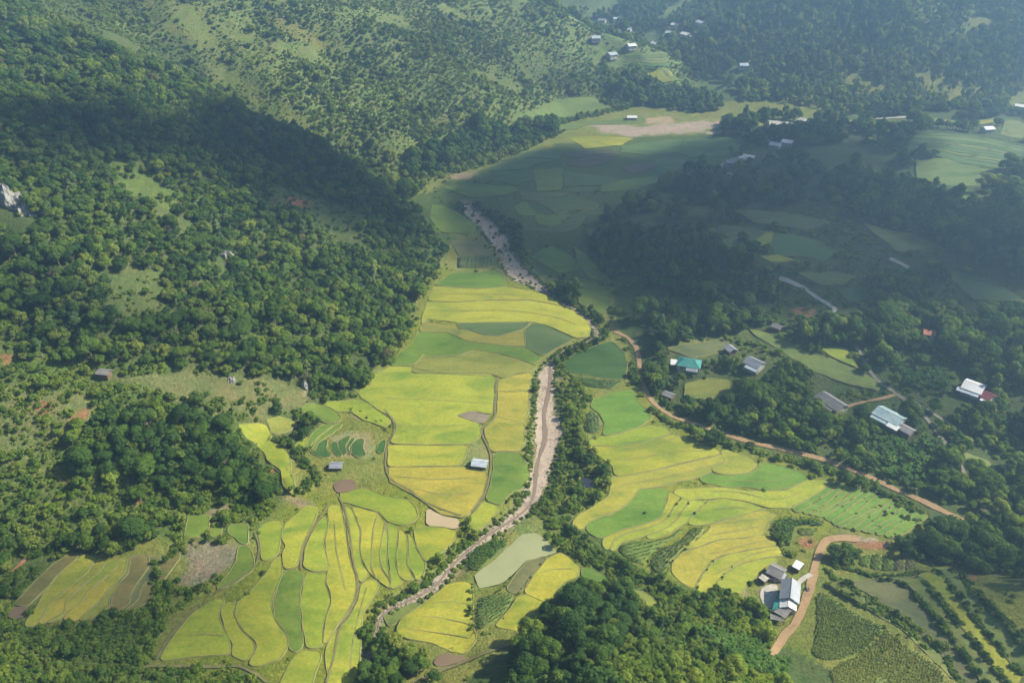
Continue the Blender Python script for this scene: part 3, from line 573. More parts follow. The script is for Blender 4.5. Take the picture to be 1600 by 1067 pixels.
# patches of bare ground painted into the land sheet: (zoom, colour, polygon)
SOIL, SAND, DRY, MEAD, PALE, DUST = (.27, .135, .07), (.34, .27, .21), (.135, .142, .055), (.13, .155, .04), (.17, .175, .05), (.24, .19, .12)
PATCH = [
 ('P', MEAD, [(300,80),(350,85),(420,140),(500,205),(520,228),(480,215),(400,165),(330,125)]), ('P', PALE, [(420,20),(470,40),(530,75),(500,82),(440,52)]),
 ('P', MEAD, [(200,0),(330,10),(420,60),(440,110),(340,100),(260,50)]), ('P', (.10,.14,.035), [(150,250),(200,245),(260,290),(310,315),(270,335),(200,310)]),
 ('P', (.10,.13,.04), [(400,280),(480,290),(560,330),(610,350),(560,375),(480,355),(420,315)]), ('P', SOIL, [(442,305),(485,315),(482,328),(450,322)]),
 ('P', DRY, [(180,590),(300,575),(420,590),(475,600),(480,640),(380,665),(330,640),(250,625)]), ('P', (.14,.15,.055), [(0,590),(140,620),(150,660),(60,720),(0,760)]),
 ('P', SOIL, [(60,625),(85,630),(80,648),(58,645)]), ('P', SOIL, [(100,655),(135,640),(130,655),(105,670)]), ('P', SOIL, [(5,550),(20,555),(15,572),(2,570)]),
 ('7', PALE, [(0,180),(80,110),(210,60),(250,70),(120,160),(20,220)]), ('7', SOIL, [(0,170),(60,110),(200,62),(80,100)]), ('7', SOIL, [(240,90),(300,75),(350,150),(320,160)]),
 ('7', DUST, [(330,440),(350,400),(480,320),(470,350),(400,420),(350,445)]), ('7', SOIL, [(600,215),(650,220),(630,250),(600,240)]),
 ('7', (.21,.18,.12), [(850,405),(930,400),(1070,405),(1105,430),(1080,500),(1000,560),(920,610),(830,600),(880,510),(820,430)]), ('7', DUST, [(870,520),(960,500),(930,560),(850,600)]),
 ('7', DUST, [(960,265),(1100,230),(1220,165),(1210,195),(1080,255),(980,285)]), ('A', SOIL, [(310,670),(345,670),(420,740),(410,770),(370,750)]),
 ('A', DUST, [(600,10),(650,10),(640,90),(600,100)]), ('A', (.27,.24,.12), [(1020,230),(1150,290),(1080,310),(1000,250)]), ('A', (.24,.22,.11), [(820,440),(960,390),(1180,400),(1200,600),(1100,640),(860,600),(850,480)]),
 ('A', DUST, [(540,600),(600,640),(560,660),(520,620)]), ('A', DUST, [(430,890),(480,940),(700,1000),(660,1030),(440,960)]),
 ('D', SOIL, [(575,775),(690,775),(690,850),(640,880),(600,830)]), ('D', DUST, [(840,740),(920,730),(1040,765),(1020,790),(900,800)]), ('D', SOIL, [(940,800),(1250,800),(1260,830),(1200,870),(1040,860)]),
 ('D', SAND, [(930,785),(1100,783),(1250,800),(1240,818),(1090,800),(960,805)]), ('J', SOIL, [(220,350),(340,360),(470,420),(540,470),(400,460),(280,410)]), ('J', SOIL, [(1080,260),(1150,250),(1160,310),(1110,320)]),
 ('J', SOIL, [(650,255),(770,240),(700,290)]), ('F', SOIL, [(1030,650),(1200,590),(1210,640),(1190,740),(1130,690)]), ('F', SOIL, [(560,580),(700,565),(690,600),(590,610)]), ('F', SOIL, [(30,400),(110,375),(150,415),(60,420)]),
 ('F', (.11,.13,.05), [(100,560),(260,540),(400,600),(330,680),(200,660)]), ('F', (.17,.15,.07), [(200,870),(420,830),(480,860),(400,930),(230,940)]), ('F', (.10,.13,.04), [(1100,380),(1400,370),(1600,400),(1600,470),(1250,480)]),
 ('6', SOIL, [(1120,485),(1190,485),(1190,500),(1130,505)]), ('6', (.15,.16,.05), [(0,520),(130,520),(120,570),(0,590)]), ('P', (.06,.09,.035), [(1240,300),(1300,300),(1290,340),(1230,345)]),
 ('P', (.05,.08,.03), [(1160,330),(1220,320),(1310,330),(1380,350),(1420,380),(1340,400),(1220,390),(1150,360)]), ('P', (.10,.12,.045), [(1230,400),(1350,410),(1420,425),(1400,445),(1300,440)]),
 ('P', SAND, [(912,193),(960,193),(1010,199),(1060,191),(1128,189),(1128,202),(1060,209),(980,214),(940,206)]), ('P', (.36,.27,.16), [(1008,184),(1050,181),(1056,192),(1012,193)]), ('P', SAND, [(1100,205),(1130,204),(1125,210),(1105,210)]),
 ('P', PALE, [(1300,110),(1340,115),(1400,140),(1360,150),(1330,135)]), ('P', PALE, [(1420,110),(1480,120),(1540,145),(1500,160),(1440,140)]), ('P', PALE, [(1500,20),(1560,25),(1555,50),(1510,45)]), ('P', PALE, [(1100,0),(1150,10),(1140,25),(1110,15)]),
 ('P', DUST, [(700,272),(745,268),(735,280),(705,280)]), ('2', DRY, [(420,530),(500,520),(530,570),(440,580)]), ('C', (.24,.2,.1), [(1450,880),(1600,860),(1600,960),(1480,950)]), ('I', DUST, [(90,480),(300,440),(330,560),(260,760),(180,850),(110,800),(120,680),(0,620),(30,540)]),
 ('M', (.19,.21,.07), [(310,460),(350,380),(390,360),(440,400),(440,450),(420,490),(360,470)]), ('8', (.17,.2,.06), [(820,300),(900,290),(960,350),(1000,380),(930,370),(850,375),(790,410)]),
]
# grassy / scrubby openings in the woods with only scattered trees: polygons above with meadow colours reused
OPEN_IDX = [0, 1, 2, 3, 4, 5, 6, 7, 8, 9, 10, 11, 14, 16, 17, 18, 19, 20, 21, 22, 23, 24, 25, 26, 27, 28, 29, 30, 31, 32, 33, 34, 35, 36, 37, 38, 39, 40, 41, 42, 43, 44, 45, 46, 47, 48, 49, 50, 51, 52, 53, 54, 55]
# roads: (label, material, half width m, polyline)
ROADS = [
 ('dirt_road', 'road', 1.25, [(953,508),(960,518),(980,526),(996,543),(1000,580),(1005,605),(1020,630),(1050,652),(1090,663),(1150,685),(1200,698),(1250,708),(1300,722),(1350,742),(1400,765),(1440,782),(1470,797),(1506,813)]),
 ('village_road', 'track', 1.0, [(1336,538),(1350,565),(1365,590),(1385,605),(1402,616),(1440,645),(1468,680),(1490,712),(1505,738),(1516,762)]),
 ('village_lane', 'track', .8, [(1402,616),(1430,630),(1455,645),(1485,662),(1520,690)]),
 ('footpath', 'road', 0.8, [(1398,617),(1375,624),(1350,628),(1328,634),(1310,642)]),
 ('pale_road', 'concrete', 1.3, [(1218,434),(1240,443),(1262,455),(1285,470),(1302,481),(1306,485),(1298,489)]),
 ('pale_lane', 'concrete', 1.3, [(1390,404),(1408,412),(1426,423)]),
 ('bend_road', 'concrete', 1.6, [(1166,243),(1140,250),(1126,258),(1128,265),(1142,273),(1160,280),(1178,286)]),
 ('far_road', 'concrete', 2.2, [(1320,192),(1345,187),(1380,185),(1435,184)]),
 ('far_lane', 'concrete', 1.6, [(1145,190),(1150,200),(1165,208),(1185,215),(1205,222)]),
 ('farm_road', 'road', 1.5, [(1206,1024),(1222,1000),(1245,970),(1260,938),(1266,912),(1272,890),(1277,872),(1285,852),(1300,841),(1340,842)]),
 ('driveway', 'concrete', 1.1, [(1246,913),(1258,903),(1268,898)]),
 ('stony_path', 'bund', 0.45, [(0,1008),(22,1012),(45,1024),(85,1024),(110,1016),(135,1009),(178,1000)]),
 ('stony_stream', 'bund', 0.5, [(168,1044),(200,1044),(256,1040),(300,1041),(340,1043),(372,1039),(400,1052),(420,1068)]),
 ('stony_bund', 'bund', 0.45, [(245,1030),(262,1000),(290,965),(320,935),(355,915),(390,895),(403,880),(406,850),(398,832)]),
 ('stony_bund', 'bund', 0.45, [(470,890),(472,860),(485,830),(498,812),(510,795),(512,785)]),
 ('ditch', 'bund', 0.5, [(779,590),(774,602),(776,620),(773,635),(775,648),(768,660),(752,668),(753,680),(766,705),(768,725),(765,745),(758,775),(738,800)]),
 ('ditch', 'bund', 0.42, [(600,640),(614,655),(618,670),(608,690),(603,705),(602,735),(612,752),(640,765),(662,785),(700,800),(720,806)]),
 ('ditch', 'bund', 0.42, [(530,777),(540,795),(548,840),(552,880),(560,905),(560,930),(545,960),(530,980),(524,1020),(510,1067)]),
 ('lower_path', 'bund', .8, [(640,1072),(668,1056),(700,1042),(735,1028),(770,1016),(800,1006)]),
 ('hill_path', 'soil', 0.9, [(20,895),(35,880),(48,865),(56,848),(52,838)]),
]
# ------------------------------------------------------------------ plan raster (2 m): what stands where
RX0, RY0, RS, RNX, RNY = -700.0, 100.0, 2.0, 850, 850
PLAN = np.zeros((RNY, RNX), np.int8)          # 1 field/pond/building, 2 road/river, 3 opening
RXg, RYg = np.meshgrid(RX0+RS*(np.arange(RNX)+.5), RY0+RS*(np.arange(RNY)+.5))
def mark(poly, code, grow=0.0):
    p = np.asarray(poly)[:, :2]; i0, j0 = ((p.min(0)-grow-[RX0, RY0])/RS).astype(int)-1; i1, j1 = ((p.max(0)+grow-[RX0, RY0])/RS).astype(int)+2
    i0, j0 = max(i0, 0), max(j0, 0)
    if i1 <= i0 or j1 <= j0: return
    x, y = RXg[j0:j1, i0:i1], RYg[j0:j1, i0:i1]
    if x.size == 0: return
    m = inside(x, y, p)
    if grow: m |= seg_dist(x, y, p, True) < grow
    sub = PLAN[j0:j1, i0:i1]
    if code == 3: m &= (sub == 0) & (seg_dist(x, y, p, True) > 7*fbm(x, y, 16, 91, 3)+1)
    sub[m] = code
def mark_line(pl, hw, code=2):
    p = np.asarray(pl)[:, :2]; i0, j0 = ((p.min(0)-hw-[RX0, RY0])/RS).astype(int)-1; i1, j1 = ((p.max(0)+hw-[RX0, RY0])/RS).astype(int)+2
    i0, j0 = max(i0, 0), max(j0, 0); x, y = RXg[j0:j1, i0:i1], RYg[j0:j1, i0:i1]
    if x.size: PLAN[j0:j1, i0:i1][seg_dist(x, y, p) < hw] = code
def plan(x, y):
    i = ((np.asarray(x)-RX0)/RS).astype(int); j = ((np.asarray(y)-RY0)/RS).astype(int)
    ok = (i >= 0) & (i < RNX) & (j >= 0) & (j < RNY)
    return np.where(ok, PLAN[np.clip(j, 0, RNY-1), np.clip(i, 0, RNX-1)], 0)

def tidy(poly, inset=0.0, step=2.0, jit=0.18, rounds=1):
    p = np.asarray(poly)[:, :2]; q = np.vstack([p, p[:1]]); r = []
    for a_, b_ in zip(q[:-1], q[1:]):
        k_ = max(1, int(np.hypot(*(b_-a_))/3.5)); r += [a_+(b_-a_)*i_/k_ for i_ in range(k_)]
    p = smooth_line(np.array(r), rounds, True); p = resample(p, step, True)
    t = np.roll(p, -1, 0)-np.roll(p, 1, 0); nn = np.stack([t[:, 1], -t[:, 0]], 1); nn /= np.linalg.norm(nn, axis=1, keepdims=True)+1e-9
    a = 0.5*np.sum(p[:, 0]*np.roll(p[:, 1], -1)-np.roll(p[:, 0], -1)*p[:, 1])
    sgn = 1 if a > 0 else -1
    w = fbm(p[:, 0], p[:, 1], 5.0, 77, 2)
    return p - nn*sgn*(inset + jit*w[:, None])
# all outlines on the land
FLD = []
uvs, cnt = [], []
for z, c, lab, pts in FIELDS: uvs += Z(z, pts); cnt.append(len(pts))
G3 = ground(uvs); k = 0
for (z, c, lab, pts), n_ in zip(FIELDS, cnt): FLD.append((c, lab, G3[k:k+n_], None)); k += n_
for z, cols, lines, lab in SETS:
    gl = [land(z, q) for q in lines]
    for i in range(len(gl)-1):
        FLD.append((cols[i % len(cols)], lab.format(ORD[i]), np.vstack([gl[i], gl[i+1][::-1]]), lab.format('set')))
CRP = [(leaf, lab, land(z, pts), sp, h, dr) for z, leaf, lab, pts, sp, h, dr in CROPS]
gl = [land(SETC[0], q) for q in SETC[1]]
for i in range(len(gl)-1):
    CRP.append(('bush' if i < 3 else 'dry', 'tiny ribbed vegetable terrace beside the red earth bank, %s from the left' % ORD[i], np.vstack([gl[i], gl[i+1][::-1]]), 1.1, .5, 78))
PND = [(m, nm, land(z, pts)) for z, m, nm, pts in PONDS]
RDS = [(nm, m, hw, resample(smooth_line(ground(pts)[:, :2], 2), 2.0)) for nm, m, hw, pts in ROADS]
PTC = [(c, land(z, pts)) for z, c, pts in PATCH]
for i, (c, p) in enumerate(PTC):
    if i in OPEN_IDX: mark(p, 3)
for f in FLD: mark(f[2], 1, 1.2)
for f in CRP: mark(f[2], 1, .8)
for f in PND: mark(f[2], 1, 1.0)
for f in RDS:
    if not f[0].startswith(('stony', 'hill')): mark_line(f[3], f[2]+1.2)
for i in range(0, len(RIV)-4, 3): mark_line(RIV[i:i+5], float(RIV[i+2, 2])*0.62+.3)
# level each paddy a little so the land steps between them
for c, lab, p, g in FLD:
    if p[:, 1].mean() > 620: continue
    x0, x1 = np.searchsorted(GX, [p[:, 0].min()-1, p[:, 0].max()+1]); y0, y1 = np.searchsorted(GY, [p[:, 1].min()-1, p[:, 1].max()+1])
    xx, yy = MX[y0:y1, x0:x1], MY[y0:y1, x0:x1]
    if xx.size == 0: continue
    m = inside(xx, yy, p[:, :2]); hh = GH[y0:y1, x0:x1]
    if m.sum() > 3:
        mean = hh[m].mean(); hh[m] += np.clip(0.45*(mean-hh[m]), -1.2, 1.2)

PZ = []
for m_, nm, p in PND:
    x0, x1 = np.searchsorted(GX, [p[:, 0].min()-5, p[:, 0].max()+5]); y0, y1 = np.searchsorted(GY, [p[:, 1].min()-5, p[:, 1].max()+5])
    xx, yy, hh = MX[y0:y1, x0:x1], MY[y0:y1, x0:x1], GH[y0:y1, x0:x1]; zz = float(np.percentile(H(p[:, 0], p[:, 1]), 25)); PZ.append(zz)
    ins = inside(xx, yy, p[:, :2]); dd = seg_dist(xx, yy, p[:, :2], True); a = np.where(ins, 1.0, sstep(4.5, 1.2, dd))
    hh[:] = hh*(1-a)+a*np.where(ins | (dd < 1.0), zz-.6, np.minimum(hh, zz+.3))
# ------------------------------------------------------------------ land sheet
gc = np.zeros(MX.shape+(3,)); gc[:] = (.165, .180, .042)
nz = fbm(MX, MY, 30, 61); nz2 = fbm(MX, MY, 9, 67)
gc += (nz*.035 + nz2*.03)[..., None]*np.array([1, .9, .45])
wood = inside(MX, MY, HILL) & (seg_dist(MX, MY, HILL, True) > 6)
wood |= inside(MX, MY, RIGHT) & (seg_dist(MX, MY, RIGHT, True) > 5)
wood |= (MY > 845) | (np.abs(MX) > 700)
fl = np.array([.075, .10, .032])+np.clip(fbm(MX, MY, 60, 71), -.6, 1)[..., None]*np.array([.03, .032, .010])
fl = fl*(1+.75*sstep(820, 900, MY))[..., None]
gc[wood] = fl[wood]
kn = np.exp(-0.5*(((MX-46)/46)**2+((MY-116)/46)**2)) > .22
gc[kn] = (.07, .10, .03)
BASEP = [((.075, .11, .030), ground([(640,310),(700,285),(800,255),(870,225),(960,215),(1180,205),(1180,240),(1080,290),(930,360),(960,450),(900,440),(840,430),(790,350),(730,330),(700,400),(660,400)])), ((.165, .185, .026), ground([(540,640),(600,600),(640,500),(690,420),(900,450),(950,520),(870,570),(845,640),(830,700),(800,790),(720,850),(600,930),(560,1090),(250,1090),(260,1020),(330,930),(400,880),(420,790),(520,770),(610,760),(605,680)])),  # first area: valley shade painted in as darker green ground
         ((.165, .185, .026), ground([(880,812),(930,770),(960,740),(915,640),(990,600),(1050,665),(1300,742),(1450,825),(1330,830),(1200,820),(1230,870),(1150,940),(1090,930),(960,870)])),
         ((.095, .125, .032), ground([(-60,545),(170,560),(330,600),(420,660),(450,800),(300,880),(240,820),(60,900),(-60,1000)])), ((.085, .12, .03), ground([(-60,900),(100,980),(260,940),(240,1040),(420,1060),(430,1110),(-60,1110)])),
         ((.08, .115, .03), ground([(840,800),(900,800),(1000,880),(1200,960),(1250,1110),(780,1110),(850,960),(960,905),(900,860)])),
         ((.135, .168, .05), ground([(60,-30),(330,60),(450,190),(640,280),(860,200),(900,100),(740,-30)]))]
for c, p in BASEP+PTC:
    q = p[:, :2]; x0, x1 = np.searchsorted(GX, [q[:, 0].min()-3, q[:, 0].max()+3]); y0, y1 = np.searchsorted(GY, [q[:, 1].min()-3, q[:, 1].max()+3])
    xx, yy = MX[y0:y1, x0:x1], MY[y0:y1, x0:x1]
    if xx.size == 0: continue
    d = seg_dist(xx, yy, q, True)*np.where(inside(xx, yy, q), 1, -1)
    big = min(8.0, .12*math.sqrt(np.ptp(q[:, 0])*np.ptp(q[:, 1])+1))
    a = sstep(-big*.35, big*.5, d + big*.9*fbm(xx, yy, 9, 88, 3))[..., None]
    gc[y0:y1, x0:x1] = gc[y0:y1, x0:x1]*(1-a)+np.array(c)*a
d = seg_dist(MX, MY, RIV[::3, :2]); wv = np.interp(MY, RIV[::-1, 1][np.argsort(RIV[::-1, 1])], RIV[::-1, 2][np.argsort(RIV[::-1, 1])])
a = (sstep(4.0, 0, d-wv + 3*nz2)*.55)[..., None]; gc = gc*(1-a)+np.array((.27, .24, .16))*a
gm, n, l = newmat('land'); out = N(n, 'ShaderNodeOutputMaterial'); p_ = N(n, 'ShaderNodeBsdfPrincipled'); p_.inputs['Roughness'].default_value = .95
p_.inputs['Specular IOR Level'].default_value = .12
at_ = N(n, 'ShaderNodeAttribute', attribute_name='ground'); g_ = N(n, 'ShaderNodeNewGeometry')
t1 = noise(n, l, .55, 6, .75, g_.outputs['Position']); r1 = N(n, 'ShaderNodeMapRange'); l.new(t1.outputs[0], r1.inputs[0])
r1.inputs[1].default_value = .3; r1.inputs[2].default_value = .7; r1.inputs[3].default_value = .55; r1.inputs[4].default_value = 1.45
c_ = mixc(n, l, 1.0, at_.outputs['Color'], r1.outputs[0], 'MULTIPLY')
t2 = noise(n, l, .11, 4, .6, g_.outputs['Position']); rr_ = ramp(n, l, t2.outputs[0], [(.35, (.82, .95, .8)), (.65, (1.15, 1.02, 1.0))]).outputs[0]
c_ = mixc(n, l, 1.0, c_, rr_, 'MULTIPLY'); l.new(c_, p_.inputs['Base Color'])
bp = N(n, 'ShaderNodeBump'); bp.inputs['Strength'].default_value = .9; bp.inputs['Distance'].default_value = 1.2
t3 = noise(n, l, .9, 6, .7, g_.outputs['Position']); l.new(t3.outputs[0], bp.inputs['Height']); l.new(bp.outputs[0], p_.inputs['Normal']); l.new(p_.outputs[0], out.inputs[0])
ny, nx = MX.shape; idx = np.arange(nx*ny).reshape(ny, nx)
a, b, c, d = idx[:-1, :-1].ravel(), idx[:-1, 1:].ravel(), idx[1:, :-1].ravel(), idx[1:, 1:].ravel()
tri = np.vstack([np.stack([a, b, d], 1), np.stack([a, d, c], 1)])
me = mesh_np('terrain', np.stack([MX.ravel(), MY.ravel(), GH.ravel()], 1), tri, gm, True)
at = me.color_attributes.new('ground', 'FLOAT_COLOR', 'POINT')
at.data.foreach_set('color', np.concatenate([np.clip(gc, .01, .8).reshape(-1, 3), np.ones((nx*ny, 1))], 1).astype(np.float32).ravel())
tag(obj('terrain', me), 'green valley floor and the hills around it', 'terrain', kind='structure')
# ------------------------------------------------------------------ the air
hz = mesh_np('haze', [(x, y, z) for z in (float(GH.min())-2, 262) for y in (GY[0]-20, GY[-1]+20) for x in (GX[0]-20, GX[-1]+20)],
             [(0, 2, 3, 1), (4, 5, 7, 6), (0, 1, 5, 4), (2, 6, 7, 3), (0, 4, 6, 2), (1, 3, 7, 5)], [])
hm, n, l = newmat('haze_air'); out = N(n, 'ShaderNodeOutputMaterial'); pv = N(n, 'ShaderNodeVolumePrincipled')
pv.inputs['Color'].default_value = (.40, .68, 1.0, 1); pv.inputs['Density'].default_value = .00070; pv.inputs['Anisotropy'].default_value = .65
l.new(pv.outputs[0], out.inputs['Volume']); hz.materials.append(hm)
tag(obj('haze', hz), 'thin bluish morning haze filling the valley', 'haze', kind='stuff')
# ------------------------------------------------------------------ clouds high above, out of the picture; they shade parts of the land
cm, n, l = newmat('cloud'); out = N(n, 'ShaderNodeOutputMaterial'); df = N(n, 'ShaderNodeBsdfDiffuse'); df.inputs[0].default_value = (.9, .9, .9, 1)
tl = N(n, 'ShaderNodeBsdfTranslucent'); tl.inputs[0].default_value = (.9, .9, .9, 1); m1 = N(n, 'ShaderNodeMixShader'); m1.inputs[0].default_value = .5
tp = N(n, 'ShaderNodeBsdfTransparent'); m2 = N(n, 'ShaderNodeMixShader'); at_ = N(n, 'ShaderNodeAttribute', attribute_name='veil')
l.new(df.outputs[0], m1.inputs[1]); l.new(tl.outputs[0], m1.inputs[2]); l.new(at_.outputs['Fac'], m2.inputs[0]); l.new(tp.outputs[0], m2.inputs[1]); l.new(m1.outputs[0], m2.inputs[2]); l.new(m2.outputs[0], out.inputs[0])
CLOUDS = [  # label, opacity, soft edge m, outline of the shade on the land
 ('broad low cloud high above the left hillside', .84, 30, [(-60,150),(80,146),(200,150),(300,158),(350,158),(430,178),(520,226),(600,268),(650,292),(700,345),(722,392),(690,425),(620,430),(560,405),(480,395),(430,390),(400,345),(330,325),(240,300),(120,285),(-60,280)]),
 ('ragged cloud bank high above the middle of the valley', .68, 13, [(690,400),(672,300),(700,278),(760,258),(800,240),(868,222),(930,228),(985,238),(1060,217),(1110,212),(1150,203),(1185,212),(1250,205),(1330,215),(1420,200),(1480,215),(1500,240),(1440,268),(1420,300),(1500,315),(1640,330),(1640,500),(1500,520),(1400,500),(1290,520),(1180,500),(1090,520),(1020,545),(985,520),(950,500),(910,478),(850,455),(790,440),(730,430)]),
 ('small flat cloud high above the golden paddies', .34, 26, [(610,560),(660,515),(760,495),(850,505),(960,520),(1030,560),(1020,620),(960,600),(900,590),(830,575),(740,575),(650,590)]),
 ('smaller cloud high above the lower left slope', .62, 24, [(-60,425),(120,425),(250,450),(360,480),(420,540),(400,585),(300,590),(150,590),(-60,575)]),
 ('long thin cloud high above the lower left terraces', .42, 22, [(-60,800),(120,790),(330,830),(440,850),(480,900),(500,1000),(480,1110),(200,1140),(-60,1120)]),
 ('round cloud high above the far right hill', .6, 40, [(1480,40),(1560,30),(1680,20),(1700,130),(1560,125),(1500,105)]),
 ('oval cloud high above the far valley gap', .55, 40, [(1040,105),(1100,80),(1150,55),(1190,40),(1190,110),(1150,150),(1120,180),(1080,140)]),
 ('long cloud high above the village on the right', .28, 26, [(1030,545),(1100,525),(1290,525),(1500,525),(1640,505),(1640,900),(1520,880),(1480,800),(1400,755),(1300,715),(1180,690),(1060,650),(1010,600)]),
 ('drifting cloud high above the lower right bank', .5, 20, [(1340,860),(1440,850),(1640,860),(1640,1120),(1480,1110),(1420,1000),(1370,930)]),
 ('hazy cloud high above the upper left slope', .25, 40, [(560,30),(700,20),(860,60),(960,110),(930,160),(800,190),(680,160),(600,110)]),
]
def cdt_fill(p2, step, seedoff=0.0):
    p2 = np.asarray(p2); x = np.arange(p2[:, 0].min()+step*.5, p2[:, 0].max(), step); y = np.arange(p2[:, 1].min()+step*.5, p2[:, 1].max(), step)
    vs = [tuple(q) for q in p2]; n0 = len(vs)
    if len(x) and len(y):
        X, Y = np.meshgrid(x, y); X = X+((np.arange(len(y)) % 2)*step*.5)[:, None]; X, Y = X.ravel(), Y.ravel()
        m = inside(X, Y, p2); X, Y = X[m], Y[m]
        if len(X):
            m = seg_dist(X, Y, p2, True) > step*.4; vs += list(zip(X[m], Y[m]))
    r = delaunay_2d_cdt([Vector(q) for q in vs], [(i, (i+1) % n0) for i in range(n0)], [], 1, 1e-4)
    v = np.array([tuple(q) for q in r[0]]); f = np.array([t for t in r[2] if len(t) == 3], int)
    if len(f):
        A, B, C = v[f[:, 0]], v[f[:, 1]], v[f[:, 2]]
        cr = (B[:, 0]-A[:, 0])*(C[:, 1]-A[:, 1])-(B[:, 1]-A[:, 1])*(C[:, 0]-A[:, 0]); f[cr < 0] = f[cr < 0][:, ::-1]
    return v, f
def rim(f):
    e = np.vstack([f[:, [0, 1]], f[:, [1, 2]], f[:, [2, 0]]]); key = np.sort(e, 1)
    _, ix, inv, ct = np.unique(key, axis=0, return_index=True, return_inverse=True, return_counts=True)
    return e[ct[inv.ravel()] == 1]
CZ = 900.0
for i, (lab, op, soft, pts) in enumerate(CLOUDS):
    g = ground(pts); z0 = CZ+40*i
    q = g[:, :2]+SD[None, :2]*((z0-g[:, 2])/SD[2])[:, None]
    q = resample(smooth_line(q, 2, True), 9, True)
    v, f = cdt_fill(q, 11)
    d = seg_dist(v[:, 0], v[:, 1], q, True); nn = fbm(v[:, 0], v[:, 1], 60, 100+i, 4)
    den = np.clip(sstep(0, soft*2, d + soft*.7*nn)*op*(1+.55*fbm(v[:, 0], v[:, 1], 110, 130+i)), 0, .95)
    th = (4+26*sstep(0, 60, d))*(1+.5*nn)
    V = np.vstack([np.column_stack([v, z0+th]), np.column_stack([v, z0-.25*th])]); nv = len(v); e = rim(f)
    F = np.vstack([f, f[:, ::-1]+nv, np.stack([e[:, 0], e[:, 0]+nv, e[:, 1]+nv], 1), np.stack([e[:, 0], e[:, 1]+nv, e[:, 1]], 1)])
    me = mesh_np('cloud', V, F, cm, True); aa = me.attributes.new('veil', 'FLOAT', 'POINT'); aa.data.foreach_set('value', np.r_[den, den].astype(np.float32))
    tag(obj('cloud', me), lab, 'cloud', 'clouds over the valley')

# ------------------------------------------------------------------ river, roads, ponds
def ribbon(name, path, hwL, hwR, mat, lift, parent=None, nacross=5):
    p = np.asarray(path)[:, :2]; t = np.gradient(p, axis=0); t /= np.linalg.norm(t, axis=1, keepdims=True)+1e-9
    nn = np.stack([-t[:, 1], t[:, 0]], 1); k = np.linspace(-1, 1, nacross)
    V = []
    for a in k:
        w = np.where(a < 0, hwL, hwR)*abs(a)*np.sign(a); V.append(p+nn*np.asarray(w)[:, None])
    V = np.stack(V, 1); m, na = V.shape[:2]
    V = V.reshape(-1, 2); z = H(V[:, 0], V[:, 1])+lift
    ii = np.arange(m*na).reshape(m, na); q = np.stack([ii[:-1, :-1], ii[:-1, 1:], ii[1:, 1:], ii[1:, :-1]], -1).reshape(-1, 4)
    return obj(name, mesh_np(name, np.column_stack([V, z]), q, mat, True), parent)
s = np.arange(len(RIV)); w = RIV[:, 2]
wl = w*(.88+.9*fbm(s*3.0, s*0+3, 11, 5, 4)); wr = w*(.88+.9*fbm(s*3.0, s*0+40, 11, 6, 4))
tag(ribbon('river_bed', RIV, wl, wr, M['sand'], .22, nacross=9), 'pale gravel bed of the river', 'river bed', kind='structure')
off = w*(.40*np.sin(s*.15+1.0)+.22*np.sin(s*.37))*np.clip((w-1.8)/2, 0, 1)
t = np.gradient(RIV[:, :2], axis=0); t /= np.linalg.norm(t, axis=1, keepdims=True); wc = RIV[:, :2]+np.stack([-t[:, 1], t[:, 0]], 1)*off[:, None]
ww = np.clip(w*.17, .5, 1.0)*(1+.6*fbm(s*3., s*0+9, 10, 8, 3))
far_ = RIV[:, 1] < 440
tag(ribbon('river', wc[far_], ww[far_], ww[far_], M['river'], .40, nacross=5), 'shallow brown river threading its gravel bed', 'river', kind='structure')
# boulders of the lower river
RN = {'dirt_road': 'tan dirt road along the edge of the eastern fields', 'village_road': 'grey village road running down to the right', 'village_lane': 'lane forking off the village road',
      'footpath': 'pale footpath to the grey houses', 'pale_road': 'pale concrete road above the village', 'pale_lane': 'short pale stretch of road on the upper right slope', 'bend_road': 'pale road bending round the far village',
      'far_road': 'pale road at the foot of the far hill', 'far_lane': 'thin far lane near the long white building', 'farm_road': 'orange dirt road past the farmhouse', 'driveway': 'pale driveway to the farmhouse',
      'stony_path': 'stony path at lower left', 'stony_stream': 'stony stream bed at the bottom left', 'stony_bund': 'stony bank between terraces', 'ditch': 'narrow ditch between paddies', 'lower_path': 'pale track at the bottom edge', 'hill_path': 'small reddish path on the left slope'}
for i, (nm, m, hw, p) in enumerate(RDS):
    s = np.arange(len(p)); a = hw*(1+.45*fbm(s*2., s*0+i*7, 7, 14, 3)); b = hw*(1+.45*fbm(s*2., s*0+i*7+50, 7, 15, 3))
    tag(ribbon(nm, p, a, b, M[m], .26+.012*i), RN[nm], 'road' if 'road' in nm else 'path', kind='structure')
for i, (m, nm, p) in enumerate(PND):
    q = tidy(p, -.7, 1.2, .35, 0 if i == 0 else 1); v, f = cdt_fill(q, 5); z = PZ[i]+.05
    e = rim(f); nv = len(v); V = np.vstack([np.column_stack([v, np.full(nv, z)]), np.column_stack([v, np.full(nv, z-1.2)])])
    F = np.vstack([f, np.stack([e[:, 0], e[:, 0]+nv, e[:, 1]+nv], 1), np.stack([e[:, 0], e[:, 1]+nv, e[:, 1]], 1)])
    tag(obj(nm, mesh_np(nm, V, F, M[m])), POND_LABEL[i], 'pond' if nm == 'pond' else 'mud', kind='structure')
